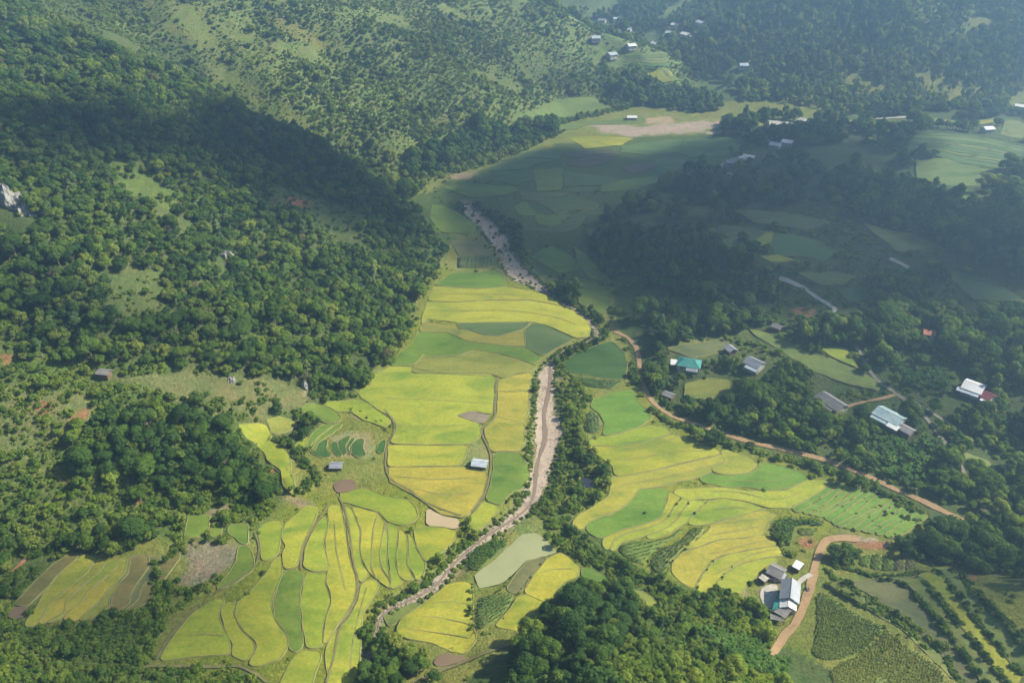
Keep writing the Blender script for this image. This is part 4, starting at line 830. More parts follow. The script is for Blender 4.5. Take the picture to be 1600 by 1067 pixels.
# outlines grow until they meet their neighbours at narrow bunds
POLYS = [f[2][:, :2] for f in FLD]+[f[2][:, :2] for f in CRP]+[f[2][:, :2] for f in PND]
BOX = [(p[:, 0].min(), p[:, 0].max(), p[:, 1].min(), p[:, 1].max()) for p in POLYS]
RVC = RIV[::2]
def meet(i, p, reach):
    p = np.asarray(p)[:, :2]; q = np.vstack([p, p[:1]]); r = []
    for a_, b_ in zip(q[:-1], q[1:]):
        k_ = max(1, int(np.hypot(*(b_-a_))/2.5)); r += [a_+(b_-a_)*j/k_ for j in range(k_)]
    p = np.array(r); x, y = p[:, 0], p[:, 1]; bx = BOX[i]; g = np.full(len(p), 1e9); R2 = 2*reach+2
    for j, q in enumerate(POLYS):
        b = BOX[j]
        if j != i and b[0] < bx[1]+R2 and b[1] > bx[0]-R2 and b[2] < bx[3]+R2 and b[3] > bx[2]-R2:
            g = np.minimum(g, np.where(inside(x, y, q), 0, seg_dist(x, y, q, True)))
    for nm, m_, hw, rp_ in RDS:
        if rp_[:, 0].min() < bx[1]+R2 and rp_[:, 0].max() > bx[0]-R2 and rp_[:, 1].min() < bx[3]+R2 and rp_[:, 1].max() > bx[2]-R2:
            g = np.minimum(g, np.maximum(0, 2*(seg_dist(x, y, rp_[::2])-hw-.2)))
    off = np.where(g < 2*reach, g/2-.36, np.where(g < 3*reach, .25, .15)); off = np.clip(off, -.36, reach)
    k = np.array([.25, .5, .25]); off = k[0]*np.roll(off, 1)+k[1]*off+k[2]*np.roll(off, -1)
    t = np.roll(p, -1, 0)-np.roll(p, 1, 0); nn = np.stack([t[:, 1], -t[:, 0]], 1); nn /= np.linalg.norm(nn, axis=1, keepdims=True)+1e-9
    a = 0.5*np.sum(p[:, 0]*np.roll(p[:, 1], -1)-np.roll(p[:, 0], -1)*p[:, 1])
    return p+nn*(1 if a > 0 else -1)*off[:, None]
# ------------------------------------------------------------------ paddies: slabs of standing rice with soft edges
for fi_, (c, lab, p, grp) in enumerate(FLD):
    dist = math.hypot(p[:, 1].mean(), 200); st = max(1.2, dist/260); p = meet(fi_, p, 1.9 if dist < 560 else 3.4)
    q = tidy(p, 0.0 if dist < 560 else .15, st, .28)
    v, f = cdt_fill(q, max(3.0, dist/110))
    if len(f) == 0: continue
    hz0 = H(v[:, 0], v[:, 1]); e = rim(f); edge = np.zeros(len(v), bool); edge[e.ravel()] = True
    top = np.clip(.34+.3*(hz0.mean()-hz0), .22, .9)+.06*fbm(v[:, 0], v[:, 1], 4, 33, 2)
    top = np.where(edge, top-.1, top)
    nv = len(v); T3 = np.column_stack([v, hz0+top]); V = np.vstack([T3, np.column_stack([v, hz0-.6]), T3])
    F = np.vstack([f, np.stack([e[:, 0]+2*nv, e[:, 0]+nv, e[:, 1]+nv], 1), np.stack([e[:, 0]+2*nv, e[:, 1]+nv, e[:, 1]+2*nv], 1)])
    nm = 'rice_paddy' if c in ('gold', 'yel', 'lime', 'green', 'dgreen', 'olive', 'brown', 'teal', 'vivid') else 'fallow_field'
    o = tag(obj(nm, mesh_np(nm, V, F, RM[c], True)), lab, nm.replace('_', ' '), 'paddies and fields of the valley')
    if dist < 620:                                  # low grassy bund round the paddy
        m_ = len(q); t = np.roll(q, -1, 0)-np.roll(q, 1, 0); nn = np.stack([t[:, 1], -t[:, 0]], 1); nn /= np.linalg.norm(nn, axis=1, keepdims=True)+1e-9
        if np.sum(q[:, 0]*np.roll(q[:, 1], -1)-np.roll(q[:, 0], -1)*q[:, 1]) < 0: nn = -nn
        wv_ = .32*(1+.5*fbm(q[:, 0], q[:, 1], 4, 171, 2)); hv_ = .10+.16*(fbm(q[:, 0], q[:, 1], 5, 173, 2)+.4)
        tz = np.clip(.34+.3*(hz0.mean()-H(q[:, 0], q[:, 1])), .22, .9)-.1+H(q[:, 0], q[:, 1])
        rings = [(q-nn*.10, tz-.25), (q+nn*(wv_*.25)[:, None], tz+hv_), (q+nn*(wv_*.8)[:, None], tz+hv_*.8), (q+nn*(wv_*1.6)[:, None], H(q[:, 0], q[:, 1])-.25)]
        VB = np.vstack([np.column_stack(r_) for r_ in rings]); ib = np.arange(m_); jb = (ib+1) % m_
        FB = np.vstack([np.stack([ib+k_*m_, jb+k_*m_, jb+(k_+1)*m_, ib+(k_+1)*m_], 1) for k_ in range(3)])
        obj('bund', mesh_np('bund', VB, FB, M['grassbund'], True), o)
# low inner bunds that step the larger paddies
INNER = [('M', [(465,160),(520,163),(588,160)]), ('M', [(458,265),(520,280),(578,298)]), ('M', [(120,66),(240,90),(350,95),(450,98)]), ('M', [(20,190),(150,195),(330,205),(438,210)]), ('M', [(40,300),(180,305),(330,300)]),
 ('8', [(390,760),(460,765),(540,780),(606,795)]), ('8', [(430,700),(520,690),(606,705)]), ('8', [(310,820),(420,830),(560,850),(612,862)]), ('B', [(540,560),(700,530),(900,480),(1000,450)]), ('B', [(560,640),(800,600),(1050,560),(1250,560)]),
 ('B', [(500,860),(640,830),(860,790),(1100,740),(1280,685)]), ('D', [(0,345),(150,350),(300,360),(420,345),(500,320)]), ('D', [(-100,430),(50,425),(200,450),(330,490),(480,480),(600,430)]), ('D', [(-60,560),(80,545),(200,560)]), ('D', [(-80,680),(120,650),(280,640)]),
 ('D', [(-100,760),(150,720),(300,690)]), ('D', [(-120,900),(20,880),(160,830),(330,800)]), ('D', [(-60,1050),(60,1000),(170,920),(320,880),(420,870)]), ('5', [(420,400),(600,405),(800,400),(1000,430),(1100,470)]), ('5', [(450,325),(640,325),(820,330)]),
 ('7', [(880,850),(950,840),(1040,850)]), ('8', [(-20,330),(-15,450),(10,560),(30,640)]), ('8', [(130,620),(90,760),(60,900),(50,1040)]), ('8', [(930,560),(1000,540),(1080,540)]), ('8', [(260,110),(420,130),(600,120)]), ('8', [(350,170),(480,200),(610,190)])]
for k, (z_, pts) in enumerate(INNER):
    q_ = resample(smooth_line(land(z_, pts)[:, :2], 2), 1.5); s_ = np.arange(len(q_)); a_ = .2*(1+.5*fbm(s_*2., s_*0+k*5, 6, 19, 2))
    tag(ribbon('bund', q_, a_, a_, M['grassbund'], .46, nacross=3), 'thin grassy bund across a paddy', 'bund', kind='structure')
# ------------------------------------------------------------------ row crops: bed of soil and leafy rows
def leaf_quads(P, nrm, size, jit, r, asp=.55):
    """small leaf-sized quads at points P with normals nrm"""
    k = len(P); nrm = nrm+r.normal(0, jit, (k, 3)); nrm /= np.linalg.norm(nrm, axis=1, keepdims=True)+1e-9
    a = np.cross(nrm, r.normal(0, 1, (k, 3))); a /= np.linalg.norm(a, axis=1, keepdims=True)+1e-9; b = np.cross(nrm, a)
    s = size*r.uniform(.6, 1.3, (k, 1))
    V = np.stack([P-a*s, P+b*s*asp, P+a*s, P-b*s*asp], 1).reshape(-1, 3)
    return V, np.arange(4*k).reshape(k, 4)
def mesh_join(parts):
    V, F, MI, o = [], [], [], 0
    for v, f, m in parts:
        V.append(v); F += [tuple(int(i)+o for i in t) for t in f]; MI += [m]*len(f); o += len(v)
    return np.vstack(V), F, MI
for leaf, lab, p, sp, h, drn in CRP:
    q = tidy(p, .3, 1.6, .2); v, f = cdt_fill(q, 3.5); e = rim(f); nv = len(v); hz0 = H(v[:, 0], v[:, 1])
    V = np.vstack([np.column_stack([v, hz0+.2]), np.column_stack([v, hz0-.5])])
    F = np.vstack([f, np.stack([e[:, 0], e[:, 0]+nv, e[:, 1]+nv], 1), np.stack([e[:, 0], e[:, 1]+nv, e[:, 1]], 1)])
    root = empty('crop_plot', (0, 0, 0)); root.location = (float(v[:, 0].mean()), float(v[:, 1].mean()), float(hz0.mean()))
    L = np.array(root.location)
    obj('bed', mesh_np('bed', V-L, F, RM['grass' if leaf in ('dry', 'bush', 'blue', 'peanut', 'bean') else 'weed'], True), root)
    th = math.radians(drn); ux, uy = math.cos(th), math.sin(th)
    ctr = v.mean(0); R_ = np.abs(v-ctr).max()*1.5
    rows = np.arange(-R_, R_, sp); al = np.arange(-R_, R_, max(.45, sp*.4))
    A, B = np.meshgrid(al, rows); A = A+rng.normal(0, .12, A.shape); B = B+rng.normal(0, .07*sp, B.shape)
    X = ctr[0]+A*ux-B*uy; Y = ctr[1]+A*uy+B*ux; X, Y = X.ravel(), Y.ravel()
    m = inside(X, Y, q) & (rng.uniform(0, 1, X.shape) < np.where(fbm(X, Y, 8, 44) > -.45, .93, .35)); X, Y = X[m], Y[m]
    kq = 4 if sp < 1 else 3; X, Y = np.repeat(X, kq), np.repeat(Y, kq)
    if len(X) > 24000: X, Y = X[:24000], Y[:24000]
    zz = H(X, Y)+.2+h*rng.uniform(.25, .95, len(X))
    P = np.stack([X+rng.normal(0, .16, len(X)), Y+rng.normal(0, .16, len(X)), zz], 1)-L
    v2, f2 = leaf_quads(P, np.tile([0, 0, 1.0], (len(P), 1)), .26+.18*h, .6, rng)
    o = obj('crop_rows', mesh_np('crop_rows', v2, f2, LF[leaf]), root); o['kind'] = 'stuff'
    tag(root, lab, 'crop plot', 'planted plots')
# ------------------------------------------------------------------ buildings
def rot2(p, a): c, s = math.cos(a), math.sin(a); return (p[0]*c-p[1]*s, p[0]*s+p[1]*c)
def gable(root, C, yaw, L, Wd, h, rise, roof, wall, hip=0.0, over=.55, base=-1.6, openings=True, wname='wall', rname='roof'):
    """walls, ribbed two-slope roof with ridge cap, door and windows; C = offset of the floor centre from root"""
    def pl(x, y, z): q = rot2((x, y), yaw); return (C[0]+q[0], C[1]+q[1], C[2]+z)
    hx, hy = L/2, Wd/2; gz = h+rise*(0.999 if not hip else 0)-.06
    if hip:
        V = [pl(x, y, z) for z in (base, h-.05) for x, y in ((-hx, -hy), (hx, -hy), (hx, hy), (-hx, hy))]
        F = [(0, 1, 5, 4), (1, 2, 6, 5), (2, 3, 7, 6), (3, 0, 4, 7), (4, 5, 6, 7)]
    else:
        V = [pl(x, y, z) for z in (base, h-.05) for x, y in ((-hx, -hy), (hx, -hy), (hx, hy), (-hx, hy))]+[pl(-hx, 0, gz), pl(hx, 0, gz)]
        F = [(0, 1, 5, 4), (1, 2, 6, 9, 5), (2, 3, 7, 6), (3, 0, 4, 8, 7)]
    w = obj(wname, mesh_np(wname, V, F, M[wall]), root)
    n = max(4, int(L/.55)*2); V, F = [], []
    sl = rise/hy
    for s in (-1, 1):
        b0 = len(V)
        for i in range(n+1):
            x = -hx-over+(L+2*over)*i/n; rb = .05*(i % 2)
            inx = hip*max(0, 1)*0
            xr = max(-hx+hip, min(hx-hip, x)) if hip else x
            for (yy, zz, xx) in ((0, h+rise, xr), (s*(hy+over), h-over*sl, x)):
                V.append(pl(xx, yy, zz+rb+.04)); V.append(pl(xx, yy, zz-.06))
        for i in range(n):
            a = b0+4*i; F += [(a, a+4, a+6, a+2), (a+1, a+3, a+7, a+5), (a+2, a+6, a+7, a+3)]
        F += [(b0, b0+2, b0+3, b0+1), (b0+4*n, b0+4*n+1, b0+4*n+3, b0+4*n+2)]
    if hip:
        for s in (-1, 1):
            b0 = len(V); V += [pl(s*(hx+over), -hy-over, h-over*sl), pl(s*(hx+over), hy+over, h-over*sl), pl(s*(hx-hip), 0, h+rise+.05)]; F += [(b0, b0+1, b0+2)]
    r = obj(rname, mesh_np(rname, V, F, M[roof]), root)
    rx = hx-hip+(0 if hip else over); V = [pl(x, y, h+rise+z) for x in (-rx, rx) for y, z in ((-.22, .02), (0, .16), (.22, .02))]
    obj('ridge_cap', mesh_np('ridge_cap', V, [(0, 1, 4, 3), (1, 2, 5, 4), (0, 2, 1), (3, 4, 5)], M[roof]), r)
    if openings:
        def panel(nm, x0, x1, z0, z1, side, m, par):
            y = side*(hy+.04); y2 = side*(hy-.1)
            V = [pl(x, yy, z) for yy in (y, y2) for x, z in ((x0, z0), (x1, z0), (x1, z1), (x0, z1))]
            return obj(nm, mesh_np(nm, V, [(0, 1, 2, 3), (4, 7, 6, 5), (0, 4, 5, 1), (1, 5, 6, 2), (2, 6, 7, 3), (3, 7, 4, 0)], M[m]), par)
        for side in (-1, 1):
            panel('door', -.5, .5, 0.05, 2.05, side, 'wood', root)
            for k in (-1, 1):
                if L > 5:
                    x = k*L*.3; f = panel('window', x-.55, x+.55, 1.0, 2.1, side, 'wood', root)
                    y = side*(hy+.07); V = [pl(x+a, y, z) for a, z in ((-.45, 1.1), (.45, 1.1), (.45, 2.0), (-.45, 2.0))]
                    obj('pane', mesh_np('pane', V, [(0, 1, 2, 3)], M['dark']), f)
    return w
def slab(root, P, mat, name='lean_to_roof', th=.10, posts=True, loc=None):
    """a sheet roof through 3-D points P (relative to root) with posts below its corners"""
    P = np.asarray(P, float); c = P.mean(0); n = len(P)
    rib = []
    V = [tuple(q) for q in P]+[(q[0], q[1], q[2]-th) for q in P]
    F = [tuple(range(n)), tuple(range(2*n-1, n-1, -1))]+[(i, i+n, (i+1) % n+n, (i+1) % n) for i in range(n)]
    o = obj(name, mesh_np(name, V, F, M[mat]), root)
    # standing ribs
    V, F = [], []; a, b, d, e = P[0], P[1], P[2], P[3 % n]
    k = max(2, int(np.linalg.norm(b-a)/.9))
    for i in range(1, k):
        p = a+(b-a)*i/k; q = e+(d-e)*i/k; t = (b-a)/np.linalg.norm(b-a)*.05; b0 = len(V)
        V += [tuple(p-t), tuple(p+t), tuple(q+t), tuple(q-t)]; V += [(x, y, z+.07) for x, y, z in V[b0:b0+4]]
        F += [(b0+4, b0+5, b0+6, b0+7), (b0, b0+1, b0+5, b0+4), (b0+2, b0+3, b0+7, b0+6), (b0+1, b0+2, b0+6, b0+5), (b0+3, b0, b0+4, b0+7)]
    obj('rib', mesh_np('rib', V, F, M[mat]), o)
    if posts:
        for q in P:
            q = q+(c-q)*.1; zb = float(H(q[0]+loc[0], q[1]+loc[1]))-loc[2]-.3
            V = [(q[0]+sx*.09, q[1]+sy*.09, z) for z in (zb, q[2]-th) for sx, sy in ((-1, -1), (1, -1), (1, 1), (-1, 1))]
            obj('post', mesh_np('post', V, [(0, 1, 5, 4), (1, 2, 6, 5), (2, 3, 7, 6), (3, 0, 4, 7)], M['wood']), root)
    return o
BUILT = []
def house(name, label, cat, r1, r2, Wd, h, rise, roof, wall, hip=0.0, group=None, minL=None, clear=2.5, openings=True, lean=()):
    """a house whose ridge runs between two sighted points"""
    g = ground([r1, r2], h+rise); c = g.mean(0); dv = g[1]-g[0]; L = min(max(math.hypot(dv[0], dv[1]), minL or 0), 15 if name == 'far_house' else 40); yaw = math.atan2(dv[1], dv[0])
    if hip: L += 2*hip
    cs = [rot2((sx*L/2, sy*Wd/2), yaw) for sx, sy in ((-1, -1), (1, -1), (1, 1), (-1, 1))]
    zs = H(np.array([c[0]+q[0] for q in cs]+[c[0]]), np.array([c[1]+q[1] for q in cs]+[c[1]])); z = float(zs.max())*.5+float(zs.mean())*.5
    root = empty(name, (c[0], c[1], z)); gable(root, (0, 0, 0), yaw, L, Wd, h, rise, roof, wall, hip, openings=openings)
    for (x0, x1, y0, y1, h0, h1, m) in lean:      # lean-to sheets in house axes: outer edge lower
        P = [(*rot2((x0, y0), yaw), h0), (*rot2((x1, y0), yaw), h0), (*rot2((x1, y1), yaw), h1), (*rot2((x0, y1), yaw), h1)]
        slab(root, P, m, loc=(c[0], c[1], z))
    tag(root, label, cat, group)
    pts = np.array([(c[0]+q[0], c[1]+q[1]) for q in cs]); mark(pts, 1, clear); BUILT.append((c[0], c[1]))
    return root, c, yaw, z
# farmhouse with its wings
root, c, yaw, z = house('farmhouse', 'farmhouse with grey sheet roof, white side gable and teal awning beside the orange road', 'house', (1236.8, 906.7), (1235, 931.5), 6.0, 4.0, 1.8, 'metal', 'plaster', clear=3.5)
rl = np.array(root.location)
g = ground([(1232, 932), (1232.6, 945)], 4.6); dv = g[1]-g[0]; cc = g.mean(0)-rl
gable(root, (cc[0], cc[1], 0), math.atan2(dv[1], dv[0]), math.hypot(dv[0], dv[1]), 5.2, 3.3, 1.25, 'white', 'plaster', wname='side_wing_wall', rname='side_wing_roof', openings=False, over=.35)
def sighted(pts): return [ground([(u, v)], hh)[0]-rl for u, v, hh in pts]
slab(root, sighted([(1213.2, 927.5, 3.0), (1219, 927.5, 3.3), (1215.6, 951, 3.3), (1206, 952.5, 2.8)]), 'teal', 'teal_awning', loc=rl)
slab(root, sighted([(1219, 934, 3.1), (1226.5, 934, 3.4), (1224.5, 947, 3.4), (1217.2, 947, 3.0)]), 'bluegrey', 'lean_to_roof', loc=rl)
slab(root, sighted([(1208, 954.5, 2.9), (1221.5, 947.3, 3.1), (1237, 953.3, 3.1), (1227.4, 965.3, 2.6)]), 'metal2', 'kitchen_roof', loc=rl)
slab(root, sighted([(1203, 957.5, 2.3), (1225.5, 966.3, 2.2), (1226.8, 970.3, 1.9), (1204, 966.8, 1.9)]), 'metal2', 'porch_roof', loc=rl)
mark(np.array([ground([q])[0][:2] for q in ((1185, 920), (1215, 905), (1262, 905), (1250, 960), (1228, 975), (1198, 968), (1186, 945))]), 1, 1.0)
house('farm_shed', 'long grey shed with a pale blue end roof left of the farmhouse', 'shed', (1204.3, 884.5), (1223.8, 892.8), 5.6, 2.5, 1.1, 'metal2', 'wood', clear=2.0, openings=False)
def open_shed(name, label, cat, pts, mat):
    g = np.array([ground([(u, v)], h)[0] for u, v, h in pts]); c = g.mean(0); z = float(H(c[0], c[1]))
    r = empty(name, (c[0], c[1], z)); L = np.array(r.location); slab(r, g-L, mat, 'roof', loc=L)
    P = (g-L)*np.array([.82, .82, 1]); n = len(P)
    V = [(p[0], p[1], -.5) for p in P]+[(p[0], p[1], p[2]-.2) for p in P]
    obj('wall', mesh_np('wall', V, [(i, (i+1) % n, (i+1) % n+n, i+n) for i in range(n)], M['wood']), r)
    tag(r, label, cat); mark(g, 1, 2.0)
open_shed('farm_shed', 'pale flat roofed hut standing alone above the farmhouse', 'shed', [(1237.2, 884, 2.2), (1244.3, 874, 2.5), (1256.6, 880.2, 2.5), (1248.7, 890.2, 2.2)], 'white')
open_shed('farm_shed', 'small pale shelter at the outer corner of the farmyard', 'shed', [(1184.6, 901.6, 2.0), (1191.2, 896, 2.2), (1202.6, 902.8, 2.2), (1194.7, 909, 2.0)], 'concrete')
open_shed('lean_shed', 'pale blue roofed lean-to at the end of the long shed', 'shed', [(1217, 901.5, 2.0), (1224, 893.3, 2.6), (1229.6, 897.5, 2.6), (1225.3, 905.2, 2.0)], 'bluegrey')
q = tidy(land('I', [(95,500),(290,450),(320,540),(300,640),(250,760),(200,850),(130,840),(110,720),(60,640)]), 0, 1.2, .3); v, f = cdt_fill(q, 2.5)
tag(obj('farmyard', mesh_np('farmyard', np.column_stack([v, H(v[:, 0], v[:, 1])+.2]), f, M['concrete'], True)), 'pale earth yard in front of the farmhouse', 'yard', kind='structure')
mark(q, 1, .5)
HOUSES = [
 ('village_house', 'long grey roofed house with a path, centre of the village', 'house', (1284, 612), (1318, 634), 8.0, 3.2, 1.8, 'metal2', 'plaster', 0, [(-5, 5, -3.9, -6.2, 2.9, 2.3, 'metal2')]),
 ('village_house', 'pale green roofed house with a white front beside the road fork', 'house', (1373, 636), (1410, 655), 9.0, 3.4, 1.7, 'tealp', 'plaster', 0, [(-6, 2, -4.3, -7.0, 3.1, 2.5, 'tealp'), (2.4, 8, -4.3, -7.6, 3.3, 2.6, 'white')]),
 ('village_shed', 'grey shed at the lower end of the pale green roofed house', 'shed', (1405, 661), (1426, 674), 5.0, 2.4, .9, 'metal2', 'wood', 0, []),
 ('village_house', 'big white roofed house among trees at right', 'house', (1509, 594), (1537, 606), 9.5, 3.4, 1.6, 'white', 'plaster', 0, [(-6, 4, -4.6, -7.4, 3.0, 2.4, 'bluegrey')]),
 ('village_house', 'maroon roofed annexe next to the big white roofed house', 'house', (1528, 606), (1552, 618), 6.5, 3.0, 1.5, 'maroon', 'plaster', 0, [(1, 5, -3.1, -5.6, 2.7, 2.2, 'white')]),
 ('village_house', 'teal hip roofed house above the yellowish meadow', 'house', (1074, 562), (1081, 563), 8.0, 3.2, 1.9, 'teal', 'plaster', 3.2, [(-1, 5, -4.2, -7, 2.8, 2.2, 'metal')]),
 ('village_house', 'grey roofed house on the left side of the village, right of the teal one', 'house', (1169, 559), (1190, 568), 7.5, 3.2, 1.7, 'metal', 'plaster', 0, [(-2, 5, -3.8, -6.4, 2.9, 2.3, 'bluegrey')]),
 ('village_shed', 'small grey roofed shed behind the village grey house', 'shed', (1138, 540), (1146, 545), 5.0, 2.4, 1.0, 'metal', 'wood', 0, []),
 ('village_shed', 'white roofed shed left of the teal hip roofed house', 'shed', (1052, 564), (1062, 564), 4.5, 2.4, .9, 'white', 'wood', 0, []),
 ('field_hut', 'pale blue roofed hut in the golden paddies', 'hut', (739, 719), (760, 721.5), 4.4, 2.0, .9, 'bluegrey', 'wood', 0, []),
 ('field_hut', 'grey roofed hut on stilts beside the brown pond', 'hut', (518, 723.5), (532, 723.5), 3.6, 1.9, .9, 'metal', 'wood', 0, []),
 ('roadside_hut', 'small hut with stacked timber beside the dirt road', 'hut', (1040, 612), (1050, 616), 3.6, 2.0, .8, 'metal2', 'wood', 0, []),
 ('hillside_hut', 'tiny dark hut on the grassy spur', 'hut', (1211, 507), (1219, 509), 4.0, 2.0, .9, 'metal2', 'wood', 0, []),
 ('hillside_house', 'small house with an orange roof half hidden by trees', 'house', (1447, 516), (1458, 517), 5.5, 2.6, 1.2, 'tile', 'plaster', 0, []),
 ('hillside_hut', 'lone hut below the left forest beside dry grass', 'hut', (158, 578), (166, 580), 3.6, 2.0, .9, 'metal2', 'wood', 0, []),
 ('school_building', 'long white building at the foot of the far hill', 'building', (1196, 188), (1232, 191), 10, 5.0, 2.2, 'plaster', 'plaster', 0, []),
 ('school_building', 'low white building next to the tall block at the far hill', 'building', (1228, 193), (1252, 194.5), 9, 3.5, 1.6, 'bluegrey', 'plaster', 0, []),
 ('school_building', 'tall pale block at the right end of the far buildings', 'building', (1253, 185.5), (1261, 186), 9, 7.0, 1.6, 'plaster', 'plaster', 0, []),
 ('far_house', 'white house of the far hamlet under dark trees, right of two', 'house', (1226, 219), (1238, 220), 8, 3.2, 1.6, 'white', 'plaster', 0, []),
 ('far_house', 'white house of the far hamlet under dark trees, left of two', 'house', (1208, 223), (1217, 224), 8, 3.2, 1.6, 'bluegrey', 'plaster', 0, []),
 ('far_house', 'first house from the left by the far road bend', 'house', (1139, 251), (1145, 250), 6.5, 3.0, 1.4, 'metal', 'plaster', 0, []),
 ('far_house', 'second house from the left by the far road bend', 'house', (1149, 248), (1156, 247), 6.5, 3.0, 1.4, 'metal', 'plaster', 0, []),
 ('far_house', 'third house from the left by the far road bend, white roofed', 'house', (1158, 245), (1165, 244), 6.5, 3.0, 1.4, 'white', 'plaster', 0, []),
 ('far_house', 'rightmost tall house by the far road bend', 'house', (1168, 242), (1173, 242.5), 6.5, 4.0, 1.4, 'white', 'plaster', 0, []),
 ('far_house', 'white roofed house right of the yellow far paddies', 'house', (1540, 199), (1548, 197.5), 8, 3.2, 1.5, 'white', 'plaster', 0, []),
 ('far_house', 'tiny pale house at the upper right edge', 'house', (1590, 163), (1600, 164), 9, 3.2, 1.5, 'white', 'plaster', 0, []),
 ('far_house', 'white hut on the pale flat of the far valley end', 'hut', (984, 181), (991, 181), 6, 2.6, 1.2, 'white', 'plaster', 0, []),
]
FARH = [(897, 22.5, 'white', 'white roofed house highest on the misty slope, left of centre'), (1056, 38, 'white', 'big white and red roofed house in the misty far village'), (1096, 35, 'bluegrey', 'rightmost bright roof of the misty far village'),
        (986, 70, 'white', 'large pale roof lowest in the misty far village'), (931, 58, 'bluegrey', 'pale roof at the left side of the misty far village'), (981, 44, 'bluegrey', 'blue grey roof in the middle of the misty far village'),
        (963, 28, 'bluegrey', 'grey roof second highest in the misty far village'), (941, 30, 'metal', 'grey roof beside a clump of trees in the misty far village'), 
        (1046, 50, 'bluegrey', 'low grey roof below the big white and red roofed house'), (1072, 53, 'white', 'slanting pale roof at the right of the misty far village'), (956, 84, 'bluegrey', 'pale shed at the foot of the misty far village'),
        (1162, 101, 'bluegrey', 'white roof in front of the dark far hill slope'), (1018, 66, 'metal', 'grey roof among the misty far terraces')]
for u, v, m, lab in FARH:
    a = rnd.uniform(-.5, .5); HOUSES.append(('far_house', lab, 'house', (u-5.5, v-a*3), (u+5.5, v+a*3), 9, 3.4, 1.8, m, 'plaster', 0, []))
for nm, lab, cat, r1, r2, Wd, h, rise, roof, wall, hip, lean in HOUSES:
    far = r1[1] < 300
    house(nm, lab, cat, r1, r2, Wd, h, rise, roof, wall, hip, 'houses of the far hamlets' if nm == 'far_house' else None, 5.0 if not far else 9.0, 3.0 if not far else (11.0 if nm == 'school_building' else 6.0), openings=True, lean=lean)
    g = ground([((r1[0]+r2[0])/2, (r1[1]+r2[1])/2+(10 if not far else 4))])[0]; mark_line(np.array([g[:2], g[:2]+.1]), 3.5 if not far else 8, 1)
# farmyard clutter
for k, (u, v, lab) in enumerate([(1207, 907.5, 'purple laundry on a line beside the long shed'), (1214, 910.5, 'pale laundry on a line near the farmhouse door')]):
    g = ground([(u, v)])[0]; r = empty('laundry_line', tuple(g))
    for s in (-1, 1):
        V = [(s*1.6+a*.05, b*.05, z) for z in (-.2, 1.8) for a, b in ((-1, -1), (1, -1), (1, 1), (-1, 1))]
        obj('post', mesh_np('post', V, [(0, 1, 5, 4), (1, 2, 6, 5), (2, 3, 7, 6), (3, 0, 4, 7)], M['wood']), r)
    for i in range(3):
        x0 = -1.4+i*.95; V = [(x0+a*.8, .05*math.sin(3*a+b*2)+.02, 1.7-b*1.0) for b in (0, .5, 1) for a in (0, .5, 1)]
        obj('garment', mesh_np('garment', V, [(0, 1, 4, 3), (1, 2, 5, 4), (3, 4, 7, 6), (4, 5, 8, 7)], M['cloth']), r)
    tag(r, lab, 'laundry')
g = ground([(1261.5, 922)])[0]; r = empty('wood_pile', tuple(g))
for i in range(12):
    x, z = (i % 5)*.34-.7+.17*(i//5), .16+.27*(i//5); V, F = [], []
    for k in range(8):
        t = k*math.pi/4; V += [(x+.15*math.cos(t), -1.0, z+.15*math.sin(t)), (x+.15*math.cos(t), 1.0, z+.15*math.sin(t))]
    F = [(2*k, (2*k+2) % 16, (2*k+3) % 16, 2*k+1) for k in range(8)]+[tuple(range(0, 16, 2)), tuple(range(15, 0, -2))]
    obj('log', mesh_np('log', V, F, M['bark']), r)
tag(r, 'dark stack of logs beside the orange farm road', 'wood pile')
def lump(name, lab, u, v, sx, sy, sz, mat, cat, seed):
    g = ground([(u, v)])[0]; bm = bmesh.new(); bmesh.ops.create_icosphere(bm, subdivisions=4, radius=1)
    for vv in bm.verts:
        d = fbm(np.array(vv.co.x*3+vv.co.z*1.3), np.array(vv.co.y*3-vv.co.z*2), 1.2, seed, 4); vv.co *= .85+.8*abs(float(d))
        vv.co.x *= sx; vv.co.y *= sy; vv.co.z *= sz
    me = bpy.data.meshes.new(name); bm.to_mesh(me); bm.free(); me.materials.append(M[mat])
    tag(obj(name, me, None, (g[0], g[1]+sy*.5, g[2]-sz*.42)), lab, cat)
for k, (u, v, sx, sy, sz, lab) in enumerate([(352, 403, 5, 3, 5.5, 'white limestone outcrop in the middle of the left forest'), (372, 400, 2.5, 2, 3.5, 'small pale outcrop beside the white limestone outcrop'), (8, 318, 9, 6, 11, 'grey and white cliff at the left edge'),
        (42, 335, 6, 4, 8, 'dark cleft rock beside the cliff at the left edge'), (360, 596, 2.4, 2, 2.6, 'pale boulder face above the dry grass'), (476, 606, 2.5, 2, 4.5, 'pinkish rock scar at the hill foot above the green terraces')]):
    lump('rock_outcrop', lab, u, v, sx, sy, sz, 'rock', 'rock', 200+k)
    g = ground([(u, v+9)])[0]; mark_line(np.array([g[:2], g[:2]+.1]), max(3.5, sx*.9), 1)
